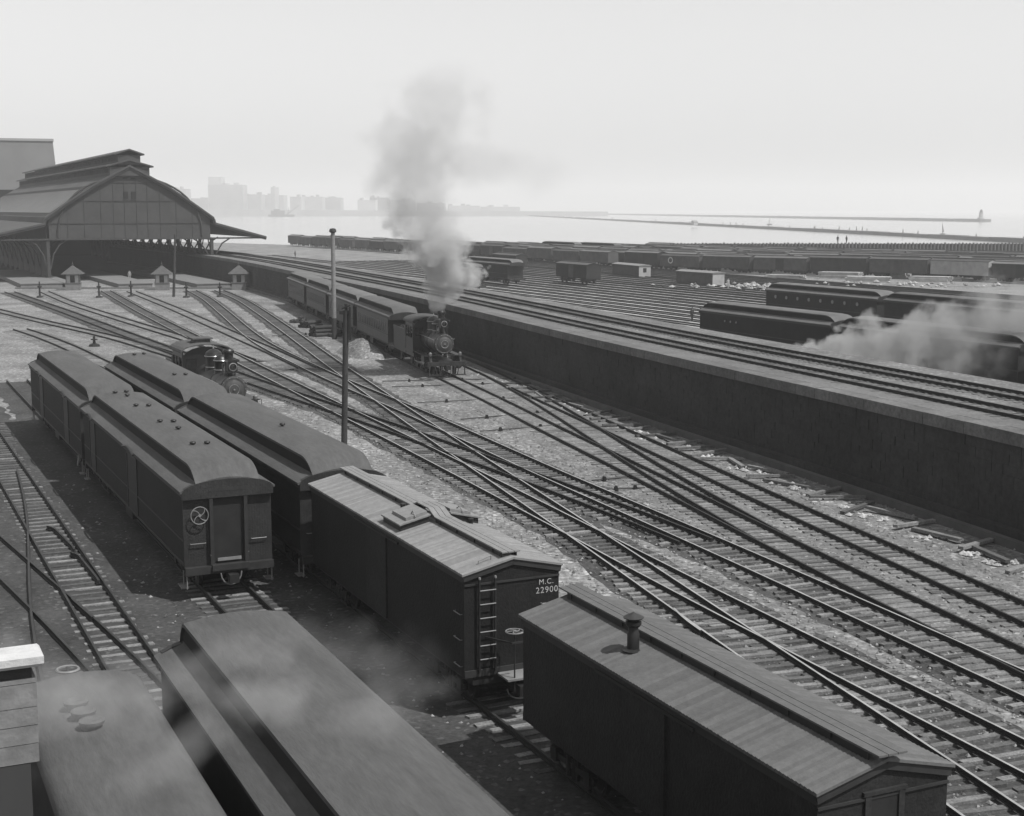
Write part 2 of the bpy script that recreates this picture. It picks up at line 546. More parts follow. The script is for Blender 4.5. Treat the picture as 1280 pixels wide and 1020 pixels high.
def berm(center, z, m, wt=1.12, wb=2.0, name='track_bed', near_low=0.0):
    r = random.Random(len(BEDS) + 5)
    z = z + 0.0021 * (len(BEDS) % 9)
    b = MB(); c = resample(center, 1.1)
    lines = [offset_line(c, o) for o in (-wb, -wt, wt, wb)]
    zd = lambda p: z if not near_low else z - near_low * max(0.0, min(1.0, (88 - p.length) / 30))
    vs_ = []
    for i in range(len(c)):
        for k, ln in enumerate(lines):
            p = ln[i]; q = c[i]
            f = r.uniform(0.9, 1.12) if k in (0, 3) else r.uniform(0.95, 1.05)
            p = q + (p - q) * f
            vs_.append((p.x, p.y, 0.001 + 0.001 * len(BEDS) if k in (0, 3) else zd(p) + r.uniform(-0.008, 0.008)))
    b.add(vs_, [(4 * i + k, 4 * i + k + 1, 4 * i + 5 + k, 4 * i + 4 + k) for i in range(len(c) - 1) for k in range(3)])
    BEDS.append(1)
    tag(b.obj(name, m), kind='structure')
def bed(center, w, z, m, name='track_bed'):
    r = random.Random(len(BEDS) + 5)
    b = MB(); c = resample(center, 1.4)
    L = offset_line(c, -w); R = offset_line(c, w)
    vs_ = []
    for a, q in zip(L, R):
        m_ = (a + q) / 2
        a = m_ + (a - m_) * r.uniform(0.82, 1.18); q = m_ + (q - m_) * r.uniform(0.82, 1.18)
        vs_ += [(a.x, a.y, z), (q.x, q.y, z)]
    b.add(vs_, [(2 * i, 2 * i + 1, 2 * i + 3, 2 * i + 2) for i in range(len(c) - 1)])
    BEDS.append(1)
    tag(b.obj(name, m), kind='structure')

def from_rail(side, px, z=0.22, e0=0.0, e1=0.0, win=4, it=4):
    w = [gp(x, y, z) for x, y in px]
    w = extend(w, e0, e1)
    ln = smooth_line(w, 1.0, win, it)
    # travel is away-to-near: the right rail in the picture lies to the left of travel
    ln = offset_line(ln, GAUGE / 2 if side == 'R' else -GAUGE / 2)
    ln = smooth_line(ln, 1.0, 3, 2)
    for p in ln: p.z = 0
    return ln

TR = {
 'T1': ('R', [(138,362.5),(182.5,387),(241,416),(280,433.5),(321,454),(374,479),(428.6,506),(470.6,525),(505,542),(544,561),(580,579),(630,603),(697.5,637),(740,659),(780,678),(861,720),(954.7,767.6),(1027.8,802),(1140.8,853.9),(1272,919.7)], 0, 12),
 'T2': ('R', [(279.5,362),(310,374.5),(342.5,395),(375,417),(429,455),(489,495),(521,516),(572,550),(646.7,597),(701.6,632),(740,658),(780,682),(841,720),(893,760),(1020,839),(1102,891),(1169,936),(1279,1012)], 0, 12),
 'T3': ('R', [(245,362),(267,373.5),(294,395),(318,415),(338,429),(373,446),(434,474.5),(489,496),(572,531),(665,573),(710,593),(780,622),(860,655),(1020,724),(1109,762),(1150,781),(1227,815),(1290,843)], 0, 12),
 'T4': ('R', [(25,366.6),(91,389),(162,415),(215,433.6),(292.5,462),(347,482),(400,498),(434,510),(511,533.5),(560,552),(629,576),(667,590),(770.6,625),(860,660),(890,673)], 6, 0),
 'NB': ('R', [(170,363.5),(223,384),(277.5,407),(310,421),(352,438.5),(395,458)], 0, 0),
 'ZB': ('R', [(60.6,363.5),(97,379),(162,399),(223,417),(277.5,433),(320,449)], 0, 0),
 'P3': ('R', [(18,390.5),(71,403),(117.5,412.5),(162,423),(203,435.6),(262,453)], 10, 0),
 'LL': ('L', [(312,353),(358,375),(545.8,470.5),(612.8,503),(680,539.6),(757,576),(872,637),(1040,723),(1109,758),(1243,822)], 0, 12),
 'RR': ('R', [(302,343),(350,362),(574,443),(621,464.4),(680,490),(799.5,542),(891,582),(980,621.6),(1081,664),(1162,700),(1273,748)], 0, 14),
 'DD': ('R', [(621,463.5),(680,493),(757,538),(811,573),(859,600),(933,641),(990,672)], 0, 0),
}
LN = {}
for k_, (side, px, e0, e1) in TR.items():
    LN[k_] = from_rail(side, px, 0.24, e0, e1)
def straight(s, t0, t1, z=0, step=1.0):
    n_ = int(abs(t1 - t0) / step)
    return [st(s, t0 + (t1 - t0) * i / n_, z) for i in range(n_ + 1)]
LN['A2'] = smooth_line([gp(25, 411, .2), gp(50.5, 419, .2), gp(89, 434, .2), gp(125.6, 453, .2), st(20.1, 100), st(20.3, 84), st(20.3, 73)], 1.0, 4, 3)
LN['TA'] = straight(14.95, 112, 6)
LN['TB'] = straight(10.98, 112, 6)
LN['TC'] = straight(6.6, 100, 6)
LN['TD'] = from_rail('R', [(21,689),(65,725),(108,760),(157.6,803.5),(205,853),(262,915)], 0.24, 4, 10)
LN['TE'] = from_rail('R', [(21,586),(30,612),(37,646),(36,700),(33.5,760),(37.6,801),(53.5,862),(75,930)], 0.24, 0, 8)

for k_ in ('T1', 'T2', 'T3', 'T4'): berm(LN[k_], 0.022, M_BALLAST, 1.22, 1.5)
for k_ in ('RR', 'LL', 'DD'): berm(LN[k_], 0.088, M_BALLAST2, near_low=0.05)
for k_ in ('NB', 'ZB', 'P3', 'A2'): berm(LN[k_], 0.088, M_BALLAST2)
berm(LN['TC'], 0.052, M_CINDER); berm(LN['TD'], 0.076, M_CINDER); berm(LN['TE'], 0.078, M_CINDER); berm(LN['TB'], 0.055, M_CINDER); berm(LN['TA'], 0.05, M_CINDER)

track('straight track nearest the boxcar roof crossing the yard diagonally', LN['T1'], shiny=True)
track('track that crosses over the double slip and runs beside the grey boxcar', LN['T2'], shiny=True)
track('long curved track from the middle shed platform through the crossovers to the lower right', LN['T3'], shiny=True)
track('track entering from the far left below the huts and ending in the crossovers', LN['T4'])
track('track the passenger engine stands on, running down past the gravel', LN['LL'])
track('track along the foot of the dark retaining wall', LN['RR'])
track('short crossover linking the wall track to the passenger track', LN['DD'], ties=True)
track('short branch from the shed joining the long curved track', LN['NB'])
track('upper branch curving from the leftmost hut into the yard', LN['ZB'])
track('lower branch curving in from the left edge behind the coach roofs', LN['P3'])
track('track behind the coaches that holds the small switching engine', LN['A2'])
track('coach yard track under the boxcars and the right row of coaches', LN['TA'], tie_ok=lambda p: 28.0 < p.x * UA.x + p.y * UA.y < 33.5)
track('coach yard track under the baggage car with the bare gap in front', LN['TB'], tie_ok=lambda p: 40.5 < p.x * UA.x + p.y * UA.y < 48.5)
track('coach yard track beside the strip of path, ending under the big clerestory coach', LN['TC'], pitch=0.72, tie_scale=0.74)
track('coach yard track running under the round-vented roof in the lower left corner', LN['TD'], ties=False)
track('bent track at the left edge crossing the other yard rails', LN['TE'], ties=False)

# ------------------------------------------------------------------ embankment, retaining wall, upper tracks
wp = [gp(x, y, 4.3) for x, y in [(1280,545),(1140,513),(1000,482),(880,456),(760,430),(660,406),(560,381),(480,363),(400,347),(330,332),(275,322)]]
wp = [Vector((31.5, 18, 4.3)), Vector((25.5, 37, 4.3))] + wp + [Vector((-75, 305, 4.3)), Vector((-100, 352, 4.3))]
WALL = smooth_line(wp, 2.0, 5, 4)
TOPW = 10.6
back = offset_line(WALL, TOPW)
toe = offset_line(WALL, TOPW + 6.5)
w0 = offset_line(WALL, 0.75)
b = MB()
n = len(WALL)
V = []
for i in range(n):
    V += [(w0[i].x, w0[i].y, -0.2), (w0[i].x, w0[i].y, 4.30), (back[i].x, back[i].y, 4.30), (toe[i].x, toe[i].y, -0.2)]
F_ = []
for i in range(n - 1):
    for k in range(3):
        F_.append((4 * i + k, 4 * i + k + 1, 4 * i + 4 + k + 1, 4 * i + 4 + k))
b.add(V, F_)
b.v = [(x, y, 4.372 if abs(z - 4.30) < 1e-6 else z) for x, y, z in b.v]
tag(b.obj('embankment', M_TOPS), kind='structure')
# the wall: core, stone courses, coping stones, footing ledge
wall = empty('retaining_wall', WALL[n // 3], 0, 'long dark stone retaining wall holding up the upper tracks', 'wall')
o_ = wall.location
W1 = [p - o_ for p in WALL]
def strip(line, off0, off1, z0, z1, name, m, parent):
    a = offset_line(line, off0); c = offset_line(line, off1)
    bb = MB()
    bb.loft([[(a[i].x, a[i].y, z0), (c[i].x, c[i].y, z0), (c[i].x, c[i].y, z1), (a[i].x, a[i].y, z1)] for i in range(len(line))])
    return bb.obj(name, m, parent)
strip(W1, 0.12, 0.76, -0.3 - o_.z, 4.26 - o_.z, 'wall_core', M_WALL, wall)
fine = resample(W1, 0.35)
fo = offset_line(fine, 1.0)
rr = random.Random(5)
b = MB()
courses = [0.0, 0.42, 0.86, 1.26, 1.72, 2.14, 2.6, 3.0, 3.42, 3.86]
for z0, z1 in zip(courses, courses[1:]):
    i = rr.randrange(3)
    while i < len(fine) - 6:
        k = rr.choice((2, 3, 3, 4, 5))
        if not (inframe(fine[i] + o_ + Vector((0, 0, z0 - 4)), 80)):
            i += k; continue
        a, c = fine[i], fine[i + k]
        d = (c - a).normalized(); nrm = Vector((d.y, -d.x, 0))
        pr = rr.uniform(-0.012, 0.008)
        a2, c2 = a + d * 0.012, c - d * 0.012
        g = 0.003
        v = []
        for off in (0.14, pr):
            for q in (a2, c2):
                for z in (z0 + g, z1 - g):
                    e_ = 0.0 if off > 0.1 else rr.uniform(-0.012, 0.012)
                    v.append((q.x + nrm.x * (off + e_), q.y + nrm.y * (off + e_), z - o_.z))
        b.add(v, [(4, 5, 7, 6), (0, 4, 6, 2), (1, 3, 7, 5), (0, 1, 5, 4), (2, 6, 7, 3)])
        i += k
tag(b.obj('stone_courses', M_WALL, wall), kind='stuff')
b = MB(); i = 0
while i < len(fine) - 6:
    k = rr.choice((4, 5, 6))
    a, c = fine[i], fine[min(i + k, len(fine) - 1)]
    d = (c - a).normalized(); nrm = Vector((d.y, -d.x, 0))
    h = 4.385 + rr.uniform(0.0, 0.015)
    v = []
    for off in (-0.10 + rr.uniform(-0.02, 0.02), 0.78):
        for q in (a + d * 0.01, c - d * 0.01):
            for z in (3.87, h):
                v.append((q.x + nrm.x * off, q.y + nrm.y * off, z - o_.z))
    b.add(v, [(0, 1, 3, 2), (4, 6, 7, 5), (1, 5, 7, 3), (0, 4, 5, 1), (2, 3, 7, 6), (0, 2, 6, 4)])
    i += k
tag(b.obj('coping_stones', M_COPING, wall), kind='stuff')
strip(W1, -0.75, 0.13, -0.3 - o_.z, 0.34 - o_.z, 'footing_ledge', M_LEDGE, wall)
strip(W1, -0.42, 0.13, 0.338 - o_.z, 0.62 - o_.z, 'footing_step', M_WALL, wall)
strip(W1, 0.80, 2.3, 4.2 - o_.z, 4.392 - o_.z, 'path_strip', M_PATH, wall)

WU = smooth_line(WALL, 1.5, 4, 2)
for off, lab in ((3.1, 'upper track nearest the edge of the retaining wall'), (7.0, 'second upper track along the embankment top')):
    track(lab, offset_line(WU, off), zb=4.30, far=False, pitch=0.6)

# storage yard on the low ground behind the embankment
b = MB()
q_ = [st(70.5, 60), st(162, 60), st(162, 345), st(112, 345), st(112, 400), st(70.5, 400)]
b.add([(p.x, p.y, 0.003) for p in q_], [(0, 1, 2, 3)])
tag(b.obj('storage_yard_ground', M_YARD), kind='structure')
FIELD = [72.4 + 3.3 * i for i in range(27)]
for i, s in enumerate(FIELD):
    t0, t1 = 70, (395 if s < 112 else 340)
    if s > 105: t0 = 120
    bed(straight(s, t1, t0, 0, 8.0), 1.0, 0.006, M_PALEBALLAST, 'pale_ballast')
    track('one of many parallel storage tracks on the low ground beyond the embankment', straight(s, t1, t0, 0, 8.0), far=True, ties=False, group='storage tracks beyond the embankment', near=0)
# ------------------------------------------------------------------ rolling stock (local x = towards the near end, y = right, origin on the ground)
RT = TIE_TOP + RAIL_H          # rail top
def wheel_mesh(r=0.42):
    def fn():
        b = MB()
        b.lathe([(0.0, -0.05), (0.08, -0.07), (0.09, -0.05), (r - 0.12, -0.03), (r - 0.05, -0.06), (r, -0.06), (r, 0.04), (r + 0.03, 0.045), (r + 0.03, 0.07), (r - 0.06, 0.07), (r - 0.12, 0.03), (0.0, 0.05)], axis='y', n=16)
        return b.mesh('wheel', M_IRON)
    return shared(('wheel', r), fn)
def make_truck(parent, x, wb=1.7, detail=True):
    def fn():
        b = MB()
        for s in (-1, 1):
            y = s * 0.98
            b.bar((-wb / 2 - 0.25, y, RT + 0.42), (wb / 2 + 0.25, y, RT + 0.42), 0.1, 0.14)
            b.bar((-wb / 2, y, RT + 0.12), (wb / 2, y, RT + 0.12), 0.08, 0.08)
            b.bar((-wb / 2, y, RT + 0.68), (wb / 2, y, RT + 0.68), 0.08, 0.08)
            for q in (-1, 1):
                b.box(q * wb / 2 - 0.13, q * wb / 2 + 0.13, y - 0.1, y + 0.1, RT + 0.28, RT + 0.60)
                b.bar((q * 0.25, y, RT + 0.12), (q * 0.25, y, RT + 0.68), 0.07, 0.07)
            for q in (-0.12, 0.12):
                b.tube((q, y, RT + 0.16), (q, y, RT + 0.62), 0.09, n=8)
        b.box(-0.2, 0.2, -0.98, 0.98, RT + 0.5, RT + 0.78)
        return b.mesh('truck', M_IRON)
    t = inst(shared(('truck', wb), fn), 'truck', parent, (x, 0, 0))
    if detail:
        wm = wheel_mesh()
        for q in (-1, 1):
            for s in (-1, 1):
                inst(wm, 'wheel', t, (q * wb / 2, s * GAUGE / 2 * 1.0, RT + 0.42), (0, 0, 0 if s > 0 else PI))
    return t
def torus(b, c, R, r, axis='x', n=20, k=5, m=0):
    vs_ = []; fs_ = []
    for i in range(n):
        a = 2 * PI * i / n
        for j in range(k):
            bb = 2 * PI * j / k
            rr_ = R + r * math.cos(bb); h = r * math.sin(bb)
            u, v = rr_ * math.cos(a), rr_ * math.sin(a)
            p = {'x': (h, u, v), 'z': (u, v, h), 'y': (u, h, v)}[axis]
            vs_.append(Vector(c) + Vector(p))
    for i in range(n):
        for j in range(k):
            fs_.append((i * k + j, ((i + 1) % n) * k + j, ((i + 1) % n) * k + (j + 1) % k, i * k + (j + 1) % k))
    b.add(vs_, fs_, m, True)
def brake_wheel(parent, c, axis, R=0.26, curved=True, spokes=4):
    b = MB()
    torus(b, c, R, 0.018, axis, 22)
    c = Vector(c)
    for i in range(spokes):
        a = 2 * PI * i / spokes
        pts = []
        for j in range(5):
            f = j / 4; aa = a + (0.9 * f if curved else 0)
            u, v = R * f * math.cos(aa), R * f * math.sin(aa)
            pts.append(c + (Vector((0, u, v)) if axis == 'x' else Vector((u, v, 0))))
        b.path(pts, 0.014, 5)
    b.lathe([(0.0, -0.03), (0.05, -0.03), (0.05, 0.03), (0.0, 0.03)], c, axis, 8)
    return b.obj('brake_wheel', M_STEELBIT, parent)

def coach_roof(L, W, ze, m, oh=0.12, hood=1.5, cw=1.02, far=False, hoods=(1, 1), ch=0.47):
    """clerestory roof lofted along the car; the raised deck curves down into a hood at each end"""
    hw = W / 2
    b = MB()
    xs = []
    x0, x1 = -L / 2, L / 2
    N_ = 4 if far else 9
    for i in range(N_ + 1): xs.append(x0 + hood * i / N_)
    for i in range(1, 4 if not far else 2): xs.append(x0 + hood + (L - 2 * hood) * i / (4 if not far else 2))
    for i in range(N_ + 1): xs.append(x1 - hood + hood * i / N_)
    rings = []
    for x in xs:
        k = 1.0; e = 1.0
        if x < x0 + hood and hoods[0]: k = max(0.0, (x - x0) / hood)
        if x > x1 - hood and hoods[1]: k = max(0.0, (x1 - x) / hood)
        kk = 1 - (1 - k) ** 2.6
        arch = lambda y: ze + 0.40 * (1 - (abs(y) / hw) ** 2)
        base = lambda y: (ze + 0.25 * max(0.0, (hw - abs(y)) / (hw - cw)) ** 0.85) * kk + arch(y) * (1 - kk)
        zc = base(cw)
        top = lambda y: (zc + ch + 0.13 * (1 - (abs(y) / (cw + 0.07)) ** 2)) * kk + arch(y) * (1 - kk)
        side = lambda f: zc + ((ch - 0.02) * f) * kk
        half = [(-hw, ze - 0.07), (-hw, base(hw)), (-hw * 0.93, base(hw * 0.93)), (-hw * 0.8, base(hw * 0.8)), (-(cw + 0.02), base(cw + 0.02)),
                (-cw, zc + 0.005), (-cw, side(0.86)), (-(cw + 0.06), side(0.88)), (-(cw + 0.06), side(1.06)), (-(cw - 0.10), top(cw - 0.10)), (-cw * 0.6, top(cw * 0.6)), (-cw * 0.3, top(cw * 0.3))]
        ring = [(x, y, z) for y, z in half] + [(x, 0, top(0))] + [(x, -y, z) for y, z in reversed(half)]
        rings.append(ring)
    n = len(rings[0])
    o = len(b.v)
    for r in rings: b.v.extend(r)
    for i in range(len(rings) - 1):
        for k in range(n):
            b.f.append((i * n + k, i * n + (k + 1) % n, (i + 1) * n + (k + 1) % n, (i + 1) * n + k))
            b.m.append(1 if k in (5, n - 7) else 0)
            b.sm.append(k in (1, 2, 8, 9, 10, 11, 12, 13, 14, 15, n - 3, n - 4))
    b.f.append(tuple(reversed(range(n)))); b.m.append(0); b.sm.append(False)
    e = (len(rings) - 1) * n
    b.f.append(tuple(e + k for k in range(n))); b.m.append(0); b.sm.append(False)
    return b.mesh('roof', [m, M_CLER])

def make_coach(name, label, L, W=3.0, ze=3.8, detail=2, windows=0, doors=(), vents=(), cat='railway car', roofmat=None, brake=None, trucks=True, paint=None, platform=False, hoods=(1, 1), ch=0.47, cw=1.02, hood=1.5):
    root = empty(name, (0, 0, 0), 0, label, cat)
    paint = paint or M_CAR
    hw = W / 2 - 0.06
    zf = 1.22
    plat = 0.75 if platform else 0.0
    b = MB()
    xb = L / 2 - 0.16 - plat
    b.box(-xb, xb, -hw, hw, zf, ze - 0.02)
    o = len(b.m)
    body = b.obj('body', [paint], root)
    # mouldings along the sides
    b = MB()
    for s in (-1, 1):
        for z, h in ((zf + 0.02, 0.12), (zf + 0.86, 0.06), (ze - 0.22, 0.10)):
            b.box(-xb, xb, s * hw - 0.02 * (s < 0), s * hw + 0.02 * (s > 0), z, z + h)
    b.obj('side_moulding', M_TRIM, root)
    rm = roofmat or M_ROOF
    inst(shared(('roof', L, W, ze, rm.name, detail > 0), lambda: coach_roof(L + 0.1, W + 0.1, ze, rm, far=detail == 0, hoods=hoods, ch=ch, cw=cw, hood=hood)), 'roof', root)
    # side windows
    if windows:
        pm = shared(('winpane', 0), lambda: (lambda q: (q.box(-0.27, 0.27, -0.014, 0.014, -0.42, 0.42), q.mesh('window', M_GLASS))[1])(MB()))
        fm = shared(('winframe', 0), lambda: (lambda q: ([q.box(-0.33, -0.27, -0.03, 0.03, -0.48, 0.48), q.box(0.27, 0.33, -0.03, 0.03, -0.48, 0.48), q.box(-0.27, 0.27, -0.03, 0.03, -0.48, -0.42), q.box(-0.27, 0.27, -0.03, 0.03, 0.42, 0.48)], q.mesh('frame', M_WINFRAME))[1])(MB()))
        for i in range(windows):
            x = -xb + 1.0 + (2 * xb - 2.0) * (i + 0.5) / windows
            for s in (-1, 1):
                w = inst(pm, 'window', root, (x, s * (hw + 0.012), zf + 1.42))
                inst(fm, 'frame', w)
    for x, w, hood in doors:
        for s in (-1, 1):
            b = MB()
            b.box(x - w / 2, x + w / 2, s * hw - 0.012, s * hw + 0.012, zf + 0.1, ze - 0.30)
            d = b.obj('door', M_DOORREC, root)
            b = MB()
            for q in (-1, 1):
                b.box(x + q * w / 2 - 0.05, x + q * w / 2 + 0.05, s * hw - 0.035, s * hw + 0.035, zf + 0.1, ze - 0.25)
            b.box(x - w / 2 + 0.05, x + w / 2 - 0.05, s * hw - 0.035, s * hw + 0.035, ze - 0.30, ze - 0.22)
            b.obj('door_frame', M_TRIM, d)
            if hood:
                b = MB()
                pts = [(x - w / 2 - 0.15 + (w + 0.3) * i / 8, s * (hw + 0.16), ze - 0.06 + 0.16 * math.sin(PI * i / 8)) for i in range(9)]
                b.path(pts, 0.045, 5)
                b.obj('door_hood', M_TRIM, d)
    for x, y in vents:
        def vfn():
            q = MB()
            q.lathe([(0.0, 0.0), (0.045, 0.0), (0.045, 0.05), (0.10, 0.06), (0.125, 0.10), (0.10, 0.14), (0.0, 0.16)], n=12)
            return q.mesh('roof_vent', M_IRON)
        inst(shared('vent', vfn), 'roof_vent', root, (x, y, ze + 0.84 - 0.10 * abs(y)))
    # ends
    if detail > 0:
        for s in (-1, 1):
            xe = s * (xb + 0.0)
            b = MB()
            b.box(min(xe, xe + s * 0.05), max(xe, xe + s * 0.05), -hw, hw, zf, ze - 0.03)
            # arched fascia under the roof
            prof = [(-hw - 0.04, ze - 0.28), (hw + 0.04, ze - 0.28)] + [((hw + 0.04) * math.cos(PI * i / 10), ze - 0.03 + 0.37 * math.sin(PI * i / 10)) for i in range(11)]
            b.prism(prof, xe + s * 0.052, xe + s * (0.235 + plat))
            b.obj('end_wall', M_CAREND, root)
            b = MB()
            xd = xe + s * 0.06
            b.box(min(xd, xd + s * 0.02), max(xd, xd + s * 0.02), -0.52, 0.52, zf + 0.05, ze - 0.1)
            d = b.obj('end_door', M_DOORREC, root)
            if detail > 1:
                b = MB()
                for q in (-1, 1):
                    b.box(min(xd, xd + s * 0.16), max(xd, xd + s * 0.16), q * 0.58 - 0.06, q * 0.58 + 0.06, zf + 0.0, ze - 0.05)
                b.box(min(xd, xd + s * 0.18), max(xd, xd + s * 0.18), -0.66, 0.66, ze - 0.06, ze + 0.05)
                b.obj('door_frame', M_TRIM, d)
                b = MB()
                b.bar((xd + s * 0.1, -0.4, zf + 0.18), (xd + s * 0.1, 0.4, zf + 0.18), 0.05, 0.10)
                b.obj('sill_plate', M_STEELBIT, d)
                for q in (-1, 1):
                    b = MB()
                    y0, y1 = q * 0.78, q * 1.28
                    b.path([(xd + s * 0.02, y0, zf + 0.78), (xd + s * 0.09, y0, zf + 0.78), (xd + s * 0.09, y1, zf + 0.78), (xd + s * 0.02, y1, zf + 0.78)], 0.016, 5)
                    b.obj('grab_rail', M_STEELBIT, root)
                    b = MB()
                    b.lathe([(0, -0.04), (0.035, -0.02), (0.045, 0.02), (0.0, 0.05)], (xd + s * 0.12, q * 0.62, zf + 0.35), 'z', 8)
                    b.obj('marker_knob', M_STEELBIT, root)
            # end sill, buffer beam, coupler, steps
            b = MB()
            xs_ = xe + s * 0.05
            b.box(min(xs_, xs_ + s * (0.22 + plat)), max(xs_, xs_ + s * (0.22 + plat)), -hw, hw, zf - 0.26, zf - 0.003)
            b.box(min(xs_, xs_ + s * (0.32 + plat)), max(xs_, xs_ + s * (0.32 + plat)), -0.62, 0.62, zf - 0.16, zf + 0.04)
            b.obj('end_sill', M_TRIM, root)
            b = MB()
            b.bar((xs_, 0, zf - 0.38), (xs_ + s * (0.55 + plat), 0, zf - 0.38), 0.18, 0.2)
            b.box(xs_ + s * (0.62 + plat) - 0.14, xs_ + s * (0.62 + plat) + 0.14, -0.16, 0.16, zf - 0.52, zf - 0.24)
            b.obj('coupler', M_IRON, root)
            if detail > 1:
                b = MB()
                pts = [(xs_ + s * 0.3, 0.35 * math.cos(PI * i / 8), zf - 0.25 - 0.42 * math.sin(PI * i / 8)) for i in range(9)]
                b.path(pts, 0.025, 6)
                b.obj('air_hose', M_STEELBIT, root)
                for q in (-1, 1):
                    b = MB()
                    yy = q * (hw - 0.05)
                    b.path([(xs_ + s * 0.1, yy, zf - 0.2), (xs_ + s * 0.1, yy, zf - 0.72), (xs_ - s * 0.45, yy, zf - 0.72), (xs_ - s * 0.45, yy, zf - 0.2)], 0.025, 5)
                    b.box(xs_ - 0.2 - 0.25 * s - 0.05, xs_ + 0.2 - 0.25 * s, yy - 0.15, yy + 0.1, zf - 0.74, zf - 0.70)
                    b.obj('step', M_STEELBIT, root)
    if brake:
        brake_wheel(root, (xb + 0.24, brake, zf + 1.75), 'x', 0.29)
    b = MB()
    b.box(-xb, xb, -0.35, 0.35, zf - 0.3, zf - 0.002)
    for s in (-1, 1):
        b.bar((-xb + 4, s * 0.9, zf - 0.5), (xb - 4, s * 0.9, zf - 0.5), 0.05, 0.05)
        b.box(-2, -0.4, s * 0.9 - 0.3, s * 0.9 + 0.3, zf - 0.66, zf - 0.02)
    b.obj('underframe', M_IRON, root)
    if trucks:
        for s in (-1, 1): make_truck(root, s * (L / 2 - 2.6), 2.2, detail > 1)
    return root
M_WINFRAME = mat('window_frame_paint', 0.16, 0.6, 0.2, 4.0, local=True)

def boxcar_roof(L, W, ze, zr, m, pitch=0.115, t=0.05):
    """transverse roof boards, each a slightly raised strip, both slopes"""
    b = MB()
    hw = W / 2 + 0.06
    n = int(L / pitch)
    for i in range(n):
        x0 = -L / 2 + L * i / n; x1 = -L / 2 + L * (i + 1) / n - 0.012
        h0 = random.uniform(0.0, 0.006); h1 = h0 + 0.016
        for s in (-1, 1):
            v = []
            for (y, z) in ((0.0, zr), (s * hw, ze)):
                for x, h in ((x0, h1), (x1, h0)):
                    v.append((x, y, z + h))
            for (y, z) in ((0.0, zr - t), (s * hw, ze - t)):
                for x in (x0, x1): v.append((x, y, z))
            b.add(v, [(0, 1, 3, 2), (4, 6, 7, 5), (2, 3, 7, 6), (0, 2, 6, 4), (1, 5, 7, 3)])
    return b.mesh('roof_boards', m)

